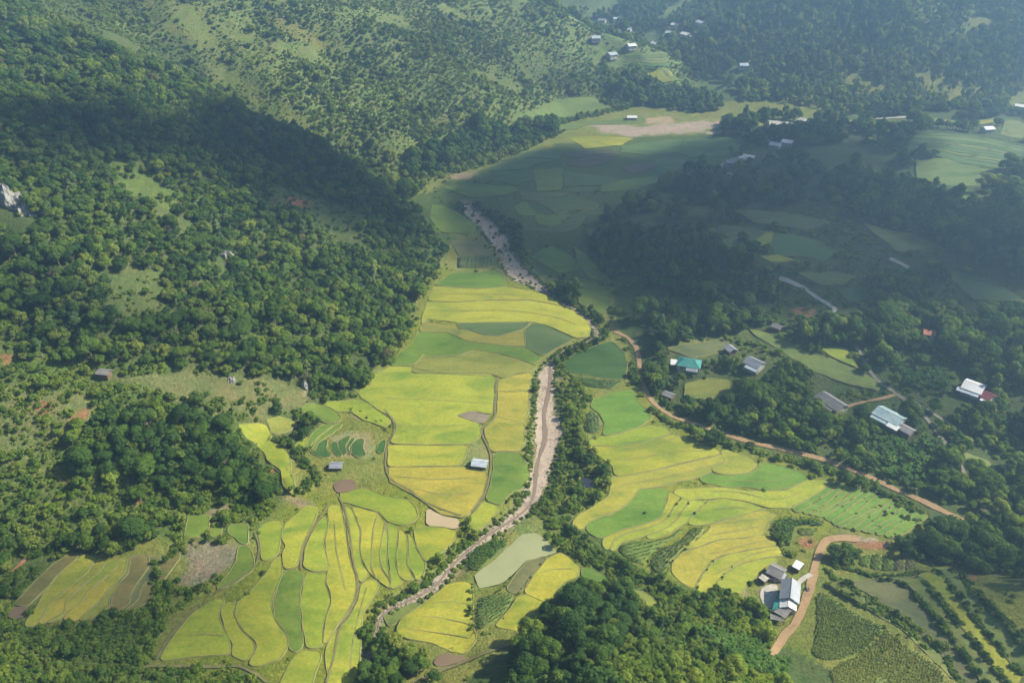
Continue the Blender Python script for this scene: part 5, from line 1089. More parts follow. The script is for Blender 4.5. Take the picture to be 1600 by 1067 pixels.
# boulders along the lower river: too many and too small to count
parts = []; bm = bmesh.new(); bmesh.ops.create_icosphere(bm, subdivisions=1, radius=1); iv = np.array([v.co[:] for v in bm.verts]); fi = [[v.index for v in f.verts] for f in bm.faces]; bm.free()
VV, FF = [], []
for k in range(1500):
    i = rnd.randrange(len(RIV)); x, y, w = RIV[i]; x += rnd.uniform(-1.2, 1.2)*w; y += rnd.uniform(-1.5, 1.5)
    s = rnd.uniform(.15, .5)*(1.5 if y < 240 else 1); z = float(H(x, y))+.2
    vv = iv*s*np.array([1, rnd.uniform(.6, 1.2), .6])*(1+.25*rng.normal(0, 1, (len(iv), 1))*.5)+np.array([x, y, z]); b0 = 12*k
    VV.append(vv); FF += [tuple(j+b0 for j in t) for t in fi]
tag(obj('river_stones', mesh_np('river_stones', np.vstack(VV), FF, M['cob'])), 'pale stones strewn along the river bed', 'stones', kind='stuff')

# ------------------------------------------------------------------ plants
def tube(p0, p1, r0, r1, n=6):
    p0, p1 = np.array(p0, float), np.array(p1, float); d = p1-p0; a = np.cross(d, [.3, .9, .2]); a /= np.linalg.norm(a); b = np.cross(d, a); b /= np.linalg.norm(b)
    V = [tuple(p+(a*math.cos(2*math.pi*k/n)+b*math.sin(2*math.pi*k/n))*r) for p, r in ((p0, r0), (p1, r1)) for k in range(n)]
    return np.array(V), [(k, (k+1) % n, (k+1) % n+n, k+n) for k in range(n)]
def trunk_mesh(th, spread, r, name, top=1.0, rad=.085):
    parts = [(*tube((0, 0, -.35), (.03, .02, th), rad*1.3, rad*.8, 7), 0)]
    for k in range(6):
        a = k*1.05+r.uniform(-.3, .3); L = r.uniform(.5, .95)*spread
        parts.append((*tube((.03, .02, th*r.uniform(.75, 1)), (math.cos(a)*L, math.sin(a)*L, th+r.uniform(.25, .6)*top), rad*.6, rad*.2, 5), 0))
    v, f, _ = mesh_join(parts); return v, f
def crown(r, nl, per, rx, rz, zc, lobe, qs, flat=0.0, low=-.35, cone=0.0):
    P, Nn = [], []
    for k in range(nl):
        while True:
            d = r.normal(0, 1, 3); d /= np.linalg.norm(d)
            if d[2] > low: break
        rr = r.uniform(.55, .82); c = np.array([d[0]*rx*rr, d[1]*rx*rr, d[2]*rz*rr])
        if cone: c[:2] *= max(.12, 1-cone*(c[2]/rz+1)/2)
        R = lobe*r.uniform(.7, 1.25)*(1-(cone*.55)*(c[2]/rz+1)/2)
        u = r.normal(0, 1, (per, 3)); u /= np.linalg.norm(u, axis=1, keepdims=True); u[:, 2] = np.abs(u[:, 2])*np.where(r.uniform(0, 1, per) < .8, 1, -1)
        p = c+u*R*np.array([1, 1, .8])*r.uniform(.82, 1.08, (per, 1)); p[:, 2] += zc
        P.append(p); Nn.append(u)
    P, Nn = np.vstack(P), np.vstack(Nn); keep = P[:, 2] > .04; P, Nn = P[keep], Nn[keep]
    return leaf_quads(P, Nn+np.array([0, 0, .25]), qs, .26, r, .68)
PROTO = bpy.data.collections.new('plant_kinds')       # not linked to the scene
KINDS, HI = [], {}
def add_kind(key, leaf, seed, nl, per, rx, rz, zc, lobe, qs, th, hi=True, **kw):
    r = np.random.default_rng(seed)
    lo = crown(np.random.default_rng(seed), nl, per, rx, rz, zc, lobe, qs, **kw); tv, tf = trunk_mesh(th, rx*.6, np.random.default_rng(seed+1), key, rz)
    v, f, mi = mesh_join([(lo[0], lo[1], 0), (tv, tf, 1)])
    me = mesh_np(key, v, f, [LF[leaf], M['bark']], False, mi); o = bpy.data.objects.new('%02d_%s' % (len(KINDS), key), me); PROTO.objects.link(o)
    if hi:
        h = crown(np.random.default_rng(seed), nl, int(per*3.2), rx, rz, zc, lobe, qs*.6, **kw)
        HI[len(KINDS)] = (mesh_np('crown', h[0], h[1], LF[leaf]), mesh_np('trunk', tv, tf, M['bark']))
    KINDS.append(key)
add_kind('broad', 'mid', 1, 11, 66, 1.0, .85, 1.25, .50, .155, .75)
add_kind('broad', 'mid', 2, 14, 56, 1.05, .75, 1.15, .44, .145, .7)
add_kind('broad', 'mid', 3, 9, 76, .9, 1.0, 1.4, .54, .16, .85)
add_kind('dark', 'dark', 4, 12, 66, 1.0, .95, 1.3, .5, .15, .75)
add_kind('dark', 'dark', 5, 15, 54, 1.05, .85, 1.2, .44, .145, .7)
add_kind('light', 'light', 6, 11, 64, 1.0, .8, 1.2, .48, .155, .75)
add_kind('light', 'light', 7, 14, 54, .95, .9, 1.25, .44, .145, .75)
add_kind('slender', 'blue', 8, 16, 34, .55, 1.45, 2.0, .34, .15, 1.3)
add_kind('slender', 'mid', 9, 15, 34, .6, 1.3, 1.8, .34, .15, 1.2)
add_kind('pointed', 'dark', 10, 20, 40, .8, 1.5, 1.6, .36, .13, .8, cone=.85, low=-.9)
add_kind('bush', 'bush', 11, 10, 26, 1.0, .55, .30, .42, .20, .25, low=-.05)
add_kind('bush', 'bush', 12, 8, 30, .95, .65, .32, .46, .20, .25, low=-.05)
add_kind('bush', 'light', 13, 9, 26, 1.0, .5, .28, .42, .20, .25, low=-.05)
add_kind('bush', 'mid', 14, 10, 26, 1.0, .6, .30, .42, .20, .25, low=-.05)
add_kind('bare', 'dry', 15, 14, 14, .9, .85, 1.2, .36, .10, .8)
# feathery bamboo clump
def bamboo(seed, per, qs):
    r = np.random.default_rng(seed); P, Nn, parts = [], [], []
    for k in range(20):
        a = r.uniform(0, 2*math.pi); L = r.uniform(1.7, 2.7); sp = r.uniform(.25, .85); pts = []
        for t in np.linspace(0, 1, 6):
            pts.append(np.array([math.cos(a)*(.12+sp*t**2.2), math.sin(a)*(.12+sp*t**2.2), L*(t-.22*t**3)]))
        for p, q in zip(pts[:-1], pts[1:]): parts.append((*tube(p, q, .018, .014, 4), 0))
        t = r.uniform(.3, 1, per); pp = np.array([np.interp(t, np.linspace(0, 1, 6), [q[i] for q in pts]) for i in range(3)]).T
        P.append(pp+r.normal(0, .10, pp.shape)); Nn.append(r.normal(0, 1, pp.shape)+np.array([0, 0, .8]))
    lv, lf = leaf_quads(np.vstack(P), np.vstack(Nn), qs, .3, r, .35); cv, cf, _ = mesh_join(parts); return lv, lf, cv, cf
lv, lf, cv, cf = bamboo(21, 34, .14); v, f, mi = mesh_join([(lv, lf, 0), (cv, cf, 1)])
PROTO.objects.link(bpy.data.objects.new('%02d_bamboo' % len(KINDS), mesh_np('bamboo', v, f, [LF['bush'], M['bark']], False, mi)))
lv, lf, cv, cf = bamboo(21, 80, .10); HI[len(KINDS)] = (mesh_np('foliage', lv, lf, LF['bush']), mesh_np('culms', cv, cf, M['bark'])); KINDS.append('bamboo')
# banana plant: stem and long arching leaves
def banana(seed):
    r = np.random.default_rng(seed); V, F = [], []
    for k in range(10):
        a = k*2.4+r.uniform(-.3, .3); L = r.uniform(1.0, 1.5); up = r.uniform(.5, 1.25); wd = r.uniform(.2, .28); b0 = len(V)
        for i, t in enumerate(np.linspace(0, 1, 6)):
            rad = .06+L*t*math.cos(up*.5)*(.75+.25*t); z = 1.25+L*(math.sin(up)*t-.95*t*t*(.55+.25*math.cos(up))); w = wd*math.sin(math.pi*min(1, .12+.9*t))**.7*(1 if t < 1 else .1)
            c = np.array([math.cos(a)*rad, math.sin(a)*rad, z]); s = np.array([-math.sin(a), math.cos(a), 0])
            V += [tuple(c-s*w-np.array([0, 0, .07])), tuple(c), tuple(c+s*w-np.array([0, 0, .07]))]
        for i in range(5):
            q = b0+3*i; F += [(q, q+1, q+4, q+3), (q+1, q+2, q+5, q+4)]
    return np.array(V), F
bv, bf = banana(31); sv, sf = tube((0, 0, -.3), (0, 0, 1.35), .13, .07, 7); v, f, mi = mesh_join([(bv, bf, 0), (sv, sf, 1)])
PROTO.objects.link(bpy.data.objects.new('%02d_banana' % len(KINDS), mesh_np('banana', v, f, [LF['banana'], M['bark']], False, mi)))
HI[len(KINDS)] = (mesh_np('leaves', bv, bf, LF['banana']), mesh_np('stem', sv, sf, M['bark'])); BAN = len(KINDS); KINDS.append('banana')
KI = {k: [i for i, q in enumerate(KINDS) if q == k] for k in set(KINDS)}; BAM = KI['bamboo'][0]
# ---- where plants grow
GROVES = [ground(p) for p in [[(1345,690),(1385,668),(1430,665),(1470,695),(1475,740),(1430,762),(1380,742)], [(1392,565),(1440,558),(1485,570),(1480,612),(1420,605)], [(1090,985),(1150,990),(1205,1012),(1232,1042),(1235,1070),(1160,1045)], [(1020,590),(1050,590),(1052,608),(1028,610)], [(1268,648),(1300,648),(1310,672),(1270,670)]]]
GN_ = ['above the dirt road', 'beside the white roofed house', 'by the farm road', 'beside the meadow', 'below the grey house']
for p in GROVES:
    sub = plan(p[:, 0], p[:, 1]); q = p[:, :2]; keepm = PLAN.copy(); mark(q, 4); PLAN[(keepm == 1) | (keepm == 2)] = keepm[(keepm == 1) | (keepm == 2)]
PTS = []        # x, y, size, kind, zone
def grow(zone, spacing, size, mix, poly=None, test=None, box=None, allow=(0,), clump=None, keep=1.0, openkeep=0.0, seed=0):
    r = np.random.default_rng(1000+seed)
    if poly is not None: q = np.asarray(poly)[:, :2]; box = (q[:, 0].min(), q[:, 0].max(), q[:, 1].min(), q[:, 1].max())
    x, y = np.meshgrid(np.arange(box[0], box[1], spacing), np.arange(box[2], box[3], spacing*.9))
    x = x+((np.arange(len(x)) % 2)*spacing*.5)[:, None]; x = (x+r.uniform(-.48, .48, x.shape)*spacing).ravel(); y = (y+r.uniform(-.48, .48, y.shape)*spacing).ravel()
    m = np.ones(len(x), bool)
    if poly is not None: m &= inside(x, y, q)
    x, y = x[m], y[m]
    u, v_, w = project(x, y, H(x, y)); m = (w > 60) & (u > -260) & (u < 1860) & (v_ > -160) & (v_ < 1260); x, y = x[m], y[m]
    if test is not None: m = test(x, y); x, y = x[m], y[m]
    pl = plan(x, y); ok = np.isin(pl, allow); rr = r.uniform(0, 1, len(x))
    if openkeep: ok |= (pl == 3) & (rr < openkeep*4) & (fbm(x, y, 20, 700+seed, 3) > .12)
    if clump is not None: ok &= fbm(x, y, clump[0], 300+seed, 3) > clump[1]
    ok &= r.uniform(0, 1, len(x)) < keep
    x, y = x[ok], y[ok]
    if size[1] > 1.7:                       # tall trees stand back from field and road edges
        back = np.isin(plan(x, y+.9*size[1]), (1, 2)) | np.isin(plan(x, y+1.9*size[1]), (1, 2)); m = ~back | (r.uniform(0, 1, len(x)) < .12); x, y = x[m], y[m]
    ks, ws = zip(*mix); ws = np.array(ws)/sum(ws); pick = r.choice(len(ks), len(x), p=ws)
    kinds = np.array([r.choice(KI[ks[i]]) for i in pick], int) if len(x) else np.zeros(0, int)
    sz = r.uniform(size[0]*.85, size[1], len(x))*np.exp(r.normal(0, .24, len(x)))*np.where(r.uniform(0, 1, len(x)) < .06, 1.35, 1)
    PTS.append((zone, x, y, sz, kinds))
inH = lambda x, y: inside(x, y, HILL)
SCRUB = ground([(-40,560),(200,565),(420,592),(475,605),(560,612),(560,640),(470,660),(430,690),(440,760),(430,800),(300,875),(240,820),(120,850),(60,900),(20,960),(-60,1000),(-60,700)])
CLUMP = ground([(110,690),(180,645),(260,638),(320,650),(400,705),(440,765),(400,790),(320,770),(240,760),(150,755),(115,740)])
inS = lambda x, y: inside(x, y, SCRUB[:, :2])
hm = [('broad', 5), ('dark', 2.6), ('light', 2.4), ('slender', .9), ('bare', .15), ('bamboo', .5), ('bush', 1.5)]
grow('left hillside', 3.6, (1.4, 3.0), hm, box=(-420, 60, 120, 620), test=lambda x, y: inH(x, y) & ~inS(x, y), openkeep=.06, clump=(26, -.48), seed=1)
grow('left hillside', 4.6, (1.0, 2.3), [('broad', 1.2), ('light', 6), ('bush', 3)], box=(-620, 260, 620, 1000), test=inH, openkeep=.05, clump=(42, -.05), seed=2)
grow('left hillside', 3.2, (.8, 1.6), [('bush', 6), ('light', 2)], box=(-620, 260, 600, 980), test=inH, keep=.9, clump=(30, -.2), openkeep=.15, allow=(0,), seed=52)
grow('left hillside', 2.9, (.45, 1.1), [('bush', 6), ('light', 1)], box=(-420, 200, 620, 900), test=inH, keep=.9, allow=(0, 3), clump=(20, -.15), seed=53)
grow('left hillside', 6.2, (2.2, 4.0), [('broad', 3), ('light', 4), ('slender', 1)], box=(-900, 260, 1000, 1500), test=inH, openkeep=.05, seed=3)
grow('left hillside', 2.6, (.7, 1.5), [('bush', 5), ('broad', .6)], box=(-330, 40, 140, 620), test=lambda x, y: inH(x, y) & ~inS(x, y), allow=(0, 3), keep=.42, clump=(14, -.2), seed=4)
grow('left scrub', 1.9, (.6, 1.6), [('bush', 6), ('broad', .7), ('light', .3)], poly=SCRUB, allow=(0,), openkeep=.14, clump=(9, -.5), seed=5)
grow('left scrub', 8.5, (1.4, 2.5), [('broad', 3), ('dark', 2), ('light', 1), ('bare', .2)], poly=SCRUB, allow=(0,), openkeep=.1, keep=.75, seed=6)
grow('dark clump', 3.7, (1.8, 3.2), [('dark', 5), ('broad', 1.5), ('bamboo', .8)], poly=CLUMP, allow=(0, 3), seed=7)
inR = lambda x, y: inside(x, y, RIGHT)
MOUND = ground([(915,380),(960,350),(1040,372),(1120,395),(1200,425),(1225,445),(1215,470),(1150,475),(1080,455),(1010,430),(950,425)])
inM = lambda x, y: inside(x, y, MOUND[:, :2])
grow('right bank', 4.9, (2.0, 3.5), [('broad', 4), ('dark', 4), ('light', 1.2), ('slender', 1.2), ('bamboo', .5)], box=(40, 420, 190, 480), test=lambda x, y: inR(x, y) & ~inM(x, y), clump=(22, .03), openkeep=.03, seed=8)
grow('right bank', 5.4, (2.3, 3.9), [('broad', 3), ('dark', 4), ('slender', 1.8), ('light', .5)], box=(40, 640, 480, 900), test=lambda x, y: inR(x, y) & ~inM(x, y), clump=(30, .04), openkeep=.03, seed=9)
grow('right bank', 2.8, (.7, 1.6), [('bush', 5), ('broad', .6)], box=(40, 420, 190, 520), test=inR, allow=(0, 3), keep=.5, clump=(16, -.25), openkeep=.2, seed=10)
grow('forest mound', 3.3, (1.5, 2.3), [('slender', 3), ('dark', 4)], poly=MOUND, seed=11)
DARKR = ground([(1430,470),(1500,500),(1600,480),(1660,520),(1660,620),(1560,590),(1500,560),(1400,545),(1320,535),(1330,505)])
grow('right bank', 3.8, (2.0, 3.4), [('dark', 4), ('bamboo', 1.6), ('broad', 2), ('light', .6)], poly=DARKR, seed=12)
BR2 = ground([(1330,300),(1420,290),(1500,318),(1660,330),(1660,440),(1560,420),(1440,395),(1330,350)])
grow('right upper wood', 4.4, (2.0, 3.4), [('dark', 5), ('broad', 2), ('slender', 1)], poly=BR2, seed=13)
VILL = ground([(1050,640),(1150,600),(1230,570),(1300,640),(1360,640),(1480,650),(1560,640),(1660,660),(1660,900),(1560,840),(1510,800),(1440,770),(1350,735),(1250,700),(1150,678)])
grow('village edge', 3.7, (1.5, 2.8), [('broad', 4), ('dark', 3), ('light', 2), ('bamboo', 1), ('bush', 1)], poly=VILL, clump=(15, -.35), seed=14)
grow('far valley', 6.2, (2.2, 3.8), [('broad', 4), ('slender', 4), ('dark', 2), ('light', .8)], box=(100, 900, 842, 1500), test=lambda x, y: ~inH(x, y), clump=(45, .16), openkeep=.05, seed=15)
grow('far valley', 11, (3.5, 6), [('broad', 3), ('slender', 2), ('dark', 2)], box=(-600, 1400, 1400, 2300), test=lambda x, y: ~inH(x, y), clump=(70, .16), seed=16)
HILLR = lambda x, y: np.hypot((x-400), (y-1030)*.9) < 215
grow('far right hill', 4.9, (1.8, 3.2), [('slender', 4), ('broad', 1), ('light', 4)], box=(150, 640, 800, 1300), test=HILLR, openkeep=.04, seed=17)  # extra light-leaved trees brighten this hill in place of thicker haze
NOSE = ground([(640,285),(700,262),(760,240),(820,225),(868,215),(870,195),(800,200),(740,205),(690,225),(640,250)])
grow('dark trees', 4.6, (2.4, 4.2), [('dark', 6), ('broad', 2)], poly=NOSE, seed=18)
NOSE2 = ground([(940,140),(1000,165),(1100,178),(1130,170),(1110,145),(1040,135),(980,118)])
grow('far valley', 5.0, (2.4, 3.8), [('slender', 3), ('broad', 3), ('dark', 2)], poly=NOSE2, seed=19)
grow('far valley', 5.0, (2.6, 4.2), [('dark', 5), ('slender', 2)], poly=ground([(1130,190),(1200,180),(1300,195),(1320,225),(1250,235),(1180,228),(1125,215)]), seed=20)
# valley floor bands
EAST = ground([(872,610),(900,592),(922,622),(905,650),(918,692),(950,722),(955,762),(930,792),(900,806),(880,800),(850,812),(828,802),(858,770),(872,720),(880,690),(880,650)])
grow('river scrub', 2.1, (.8, 1.7), [('bush', 7), ('light', 1)], poly=EAST, seed=21)
grow('river scrub', 5.0, (1.4, 2.4), [('dark', 3), ('broad', 2)], poly=ground([(905,715),(945,712),(958,745),(940,785),(905,790),(900,750)]), allow=(0, 1), keep=.8, seed=22)
BAND = ground([(838,818),(890,806),(925,848),(980,878),(1060,920),(1140,942),(1195,955),(1205,985),(1150,985),(1080,960),(980,930),(940,905),(890,872)])
grow('lower scrub', 2.0, (.7, 1.7), [('bush', 6), ('dark', 1), ('broad', 1)], poly=BAND, seed=23)
WEST = ground([(690,850),(735,812),(760,835),(715,878),(690,905),(640,930),(595,950),(596,1010),(570,1080),(545,1080),(562,1000),(575,950),(625,920),(665,890)])
grow('river scrub', 2.1, (.6, 1.5), [('bush', 6), ('light', .6)], poly=WEST, seed=24)
grow('bottom bank trees', 3.2, (1.5, 2.7), [('broad', 3), ('dark', 3), ('light', 1)], poly=ground([(585,985),(610,985),(640,1010),(690,1030),(690,1090),(560,1090)]), seed=25)
W2 = ground([(832,590),(845,600),(838,640),(828,690),(832,730),(826,770),(800,790),(790,782),(815,750),(820,700),(828,650)])
grow('river scrub', 2.1, (.6, 1.4), [('bush', 6)], poly=W2, seed=26)
KN1 = ground([(790,1090),(800,1030),(830,985),(868,945),(905,925),(960,915),(985,955),(960,1000),(960,1090)])
grow('wooded knoll', 3.9, (2.0, 3.5), [('dark', 6), ('broad', 1), ('slender', .6)], poly=KN1, allow=(0, 3), seed=27)
KN2 = ground([(955,950),(1040,940),(1110,965),(1190,985),(1230,1040),(1240,1110),(940,1110),(950,1010)])
grow('wooded knoll', 2.3, (.8, 1.7), [('bush', 6), ('light', 1)], poly=KN2, seed=28)
grow('wooded knoll', 5.5, (1.4, 2.5), [('broad', 3), ('dark', 1), ('light', 3)], poly=KN2, keep=.4, seed=29)
for k, (u, v, s) in enumerate([(988, 972, 3.6), (1030, 985, 2.9), (1080, 1008, 3.3)]):
    g = ground([(u, v)])[0]; PTS.append(('pointed', np.array([g[0]]), np.array([g[1]]), np.array([s*.9]), np.array([KI['pointed'][0]])))
grow('lower right trees', 3.5, (1.5, 2.7), [('broad', 4), ('dark', 4), ('light', 1)], poly=ground([(1395,850),(1450,820),(1500,820),(1560,830),(1660,850),(1660,930),(1570,900),(1470,880),(1400,878)]), clump=(12, -.4), seed=30)
grow('lower right trees', 3.2, (1.4, 2.3), [('broad', 4), ('dark', 2)], poly=ground([(1296,862),(1320,845),(1340,870),(1330,885),(1300,880)]), seed=31)
grow('bottom left trees', 2.0, (.7, 1.6), [('bush', 7), ('broad', .5)], poly=ground([(-60,925),(60,960),(180,955),(240,900),(280,905),(250,1000),(230,1040),(370,1050),(430,1075),(430,1110),(-60,1110)]), clump=(9, -.6), seed=32)
grow('field edge', 3.0, (.5, 1.1), [('bush', 6), ('light', .4)], box=(-150, 190, 150, 640), test=lambda x, y: ~inH(x, y) & ~inR(x, y), keep=.25, clump=(12, .0), seed=33)
grow('upper river trees', 4.5, (2.0, 3.4), [('dark', 5), ('broad', 2)], poly=ground([(845,448),(880,440),(905,455),(915,478),(890,478),(868,470)]), allow=(0, 2), seed=34)
grow('upper river trees', 3.2, (1.0, 2.2), [('dark', 4), ('bush', 3)], poly=ground([(705,318),(735,318),(800,345),(815,370),(830,420),(810,400),(795,370),(760,340),(720,332)]), allow=(0,), seed=35)
# bananas
for k, p in enumerate(GROVES):
    grow('banana grove '+GN_[k], 2.2, (1.0, 1.6), [('banana', 1)], poly=p, allow=(0, 3, 4), seed=40+k)
# hedged banks at lower right and along the roads
def hedge(zone, z, pts, wd, size, mix, dens, seed):
    p = resample(smooth_line(land(z, pts)[:, :2], 1), 1.0); r = np.random.default_rng(seed); n = int(len(p)*dens)
    i = r.integers(0, len(p), n); x = p[i, 0]+r.normal(0, wd, n); y = p[i, 1]+r.normal(0, wd, n); ok = plan(x, y) != 2
    ks, ws = zip(*mix); ws = np.array(ws)/sum(ws); x, y = x[ok], y[ok]
    kinds = np.array([r.choice(KI[ks[j]]) for j in r.choice(len(ks), len(x), p=ws)], int)
    PTS.append((zone, x, y, r.uniform(*size, len(x)), kinds))
bm_ = [('bush', 6), ('broad', .8)]
for k, h in enumerate([[(165,500),(90,650),(10,820)], [(290,610),(230,690),(160,760)], [(480,660),(400,740),(300,830)], [(580,715),(500,800),(400,890)]]):
    hedge('lower right hedge', 'J', h, .3, (.4, .8), [('bush', 1)], 1.6, 540+k)
for k, (z_, h) in enumerate([('C', [(1240,135),(1150,220),(1085,305)]), ('C', [(1110,115),(1050,200),(1005,270)]), ('C', [(1040,90),(975,175),(910,280)]), ('C', [(830,105),(770,190),(710,270)]), ('C', [(1380,545),(1280,650),(1190,770),(1165,880)]), ('C', [(1500,640),(1420,710),(1340,800),(1280,880)]),
        ('C', [(870,495),(790,570),(720,650)]), ('C', [(1245,345),(1180,445),(1010,560),(900,730)]), ('8', [(860,500),(800,570),(750,630),(690,680)]), ('8', [(950,505),(880,580),(830,660),(760,770)]), ('8', [(612,610),(620,700),(615,800),(640,870)])]):
    hedge('roadside bush', z_, h, .25, (.22, .5), [('bush', 3), ('dark', .5)], 1.0, 560+k)
for k, ln in enumerate(SETS[2][2]): hedge('roadside bush', 'D', ln, .3, (.3, .6), [('bush', 1)], .35, 580+k)
for k, ln in enumerate(SETS[5][2]): hedge('lower right hedge', 'J', ln, .38, (.6, 1.25), [('bush', 6), ('dark', .5)], 2.0, 590+k)
for k, h in enumerate([[(120,210),(250,240),(420,290),(600,290),(750,250)], [(60,240),(140,330),(200,370)], [(1250,480),(1400,640),(1500,720)], [(190,360),(330,450),(480,530)]]): hedge('lower right hedge', 'J', h, .4, (.6, 1.3), [('bush', 6)], 2.0, 600+k)
grow('lower right hedge', 2.2, (.4, 1.0), [('bush', 6)], poly=land('J', SETS[5][2][0]+SETS[5][2][-1][::-1]), allow=(0, 1, 3), keep=.16, clump=(7, -.05), seed=60)
grow('lower right hedge', 6.5, (1.2, 2.2), [('dark', 3), ('broad', 3)], poly=land('J', SETS[5][2][1]+SETS[5][2][-1][::-1]), allow=(0, 1, 3), keep=.07, seed=61)
RB = RIV[:, :2]; tt = np.gradient(RB, axis=0); tt /= np.linalg.norm(tt, axis=1, keepdims=True); nb = np.stack([-tt[:, 1], tt[:, 0]], 1)
for k, sg in enumerate((-1, 1)):
    r = np.random.default_rng(900+k); i_ = r.integers(0, len(RB), 620); d_ = RIV[i_, 2]*r.uniform(.75, 1.15, 620)+r.uniform(.2, 1.6, 620); q_ = RB[i_]+sg*nb[i_]*d_[:, None]; f_ = plan(q_[:, 0], q_[:, 1]) != 1
    PTS.append(('river scrub', q_[f_, 0], q_[f_, 1], r.uniform(.4, 1.2, f_.sum()), np.array([r.choice(KI['bush']) for _ in range(f_.sum())])))
hedge('upper river trees', 'P', [(850,450),(880,468),(905,482),(925,495),(945,515),(940,535),(905,548),(872,560),(862,575)], 2.2, (.9, 2.1), [('bush', 4), ('broad', 2), ('dark', 1)], .9, 640)
r = np.random.default_rng(905); i_ = np.where((RIV[:, 1] > 455))[0]; i_ = r.choice(i_, 60); q_ = RB[i_]+nb[i_]*(RIV[i_, 2]*r.uniform(-.9, .9, 60))[:, None]
PTS.append(('upper river trees', q_[:, 0], q_[:, 1], r.uniform(.5, 1.3, 60), np.array([r.choice(KI['bush']+KI['dark']) for _ in range(60)])))
for k, (h, d, sz) in enumerate([([(1015,640),(1050,664),(1090,675),(1150,697),(1200,712),(1250,722),(1300,738),(1350,758),(1400,780),(1440,800)], 1.6, (.7, 1.6)), ([(1010,590),(1025,620),(1055,642),(1100,652),(1160,674),(1250,697)], 1.2, (.8, 1.8)),
        ([(935,530),(900,548),(880,560),(880,590)], 1.2, (.7, 1.5)), ([(990,560),(992,590),(1000,620)], 1.0, (.8, 1.5)), ([(1060,930),(1100,945),(1150,955)], 1.2, (.8, 1.7)), ([(1370,795),(1440,815)], .8, (.6, 1.2)),
        ([(735,925),(738,960),(740,1000)], .8, (.5, 1.0)), ([(545,640),(600,660),(606,700)], .5, (.4, .9)), ([(1215,835),(1225,860),(1235,870)], 1.6, (.8, 1.6)), ([(440,770),(470,770),(500,740),(470,720),(460,700)], 2.0, (.7, 1.6)), ([(480,705),(450,690),(440,672)], 1.2, (.6, 1.2)), ([(280,860),(240,880),(250,920),(300,930),(340,905)], 1.6, (.6, 1.4)), ([(170,960),(240,965),(290,945)], 1.4, (.6, 1.4)),
        ([(1120,925),(1180,950),(1195,965)], 1.8, (1.0, 2.0)), ([(1150,965),(1185,985),(1200,960)], 1.8, (1.2, 2.2))]):
    hedge('roadside bush', 'P', h, 1.1, sz, bm_, d, 600+k)
# ---- single plants for what shows largest, masses for the rest
Zn = np.concatenate([np.full(len(x), i) for i, (zn, x, y, s, k) in enumerate(PTS)]); X = np.concatenate([p[1] for p in PTS]); Y = np.concatenate([p[2] for p in PTS])
SZ = np.concatenate([p[3] for p in PTS]); KD = np.concatenate([p[4] for p in PTS]); ZH = H(X, Y)
u, v_, w = project(X, Y, ZH+SZ); vis = (u > 4) & (u < 1596) & (v_ > 6) & (v_ < 1062); big = np.where(vis, SZ/w, 0)
kname = np.array(KINDS)[KD]; single = np.zeros(len(X), bool)
def choose(names, n):
    c = np.where(np.isin(kname, names) & (big > 0))[0]; c = c[np.argsort(-big[c])][:n]; single[c] = True
choose(['broad', 'dark', 'light', 'slender', 'pointed', 'bare'], 300); choose(['bush'], 300); choose(['banana'], 300); choose(['bamboo'], 300)
# crowns that would stand in front of roofs or hide the road were already kept off by the plan
TONE = {'broad': ('broadleaf_tree', 'green broadleaf tree', 'tree'), 'dark': ('broadleaf_tree', 'dense dark green tree', 'tree'), 'light': ('broadleaf_tree', 'light yellowish tree', 'tree'), 'slender': ('slender_tree', 'tall slender tree', 'tree'),
        'pointed': ('pointed_tree', 'dark pointed tree', 'tree'), 'bush': ('bush', 'low round green bush', 'bush'), 'banana': ('banana_plant', 'arching banana plant', 'banana plant'), 'bamboo': ('bamboo_clump', 'feathery bamboo clump', 'bamboo'), 'bare': ('dry_tree', 'thin brownish tree', 'tree')}
WHERE = {'left hillside': 'in the forest on the left hillside', 'left scrub': 'in scrub above the left terraces', 'dark clump': 'in the dark clump left of the lime paddy', 'right bank': 'on the slope right of the dirt road',
         'forest mound': 'in the shaded wood on the mound', 'right upper wood': 'in the shaded wood at upper right', 'village edge': 'between dirt road and village', 'far valley': 'in the hazy far valley', 'far right hill': 'on the hazy far right hill',
         'dark trees': 'in the dark row beyond the paddies', 'river scrub': 'in the scrub along the river', 'lower scrub': 'in the scrub band below the golden fields', 'bottom bank trees': 'at the bottom end of the river', 'wooded knoll': 'on the wooded knoll at the bottom',
         'pointed': 'standing out on the wooded knoll', 'lower right trees': 'above the banks at lower right', 'bottom left trees': 'in the thicket at the bottom left', 'field edge': 'on a bank between paddies', 'upper river trees': 'beside the upper gravel bed', 
         'lower right hedge': 'in the hedged banks at lower right', 'roadside bush': 'in the hedge beside a road or field'}
gkey = np.array([k+'|'+PTS[int(z_)][0] for k, z_ in zip(kname, Zn)]); place = {}
for gk in set(gkey[single]):
    ix = np.where(single & (gkey == gk))[0]
    if len(ix) < 4: continue
    ur = np.argsort(np.argsort(u[ix]))/len(ix); vr = np.argsort(np.argsort(v_[ix]))/len(ix); n = 4 if len(ix) > 60 else (3 if len(ix) > 12 else 2)
    HX = {2: ['left', 'right'], 3: ['left', 'middle', 'right'], 4: ['far left', 'left centre', 'right centre', 'far right']}[n]; HY = {2: ['upper', 'lower'], 3: ['upper', 'central', 'lower'], 4: ['top', 'upper', 'lower', 'bottom']}[n]
    for i, a_, b_ in zip(ix, ur, vr): place[int(i)] = ', %s %s' % (HY[int(b_*n)], HX[int(a_*n)])
WHERE.update({'banana grove '+q_: 'in the grove '+q_ for q_ in GN_})
WP = ['leftmost', 'middle', 'rightmost']; np_ = 0
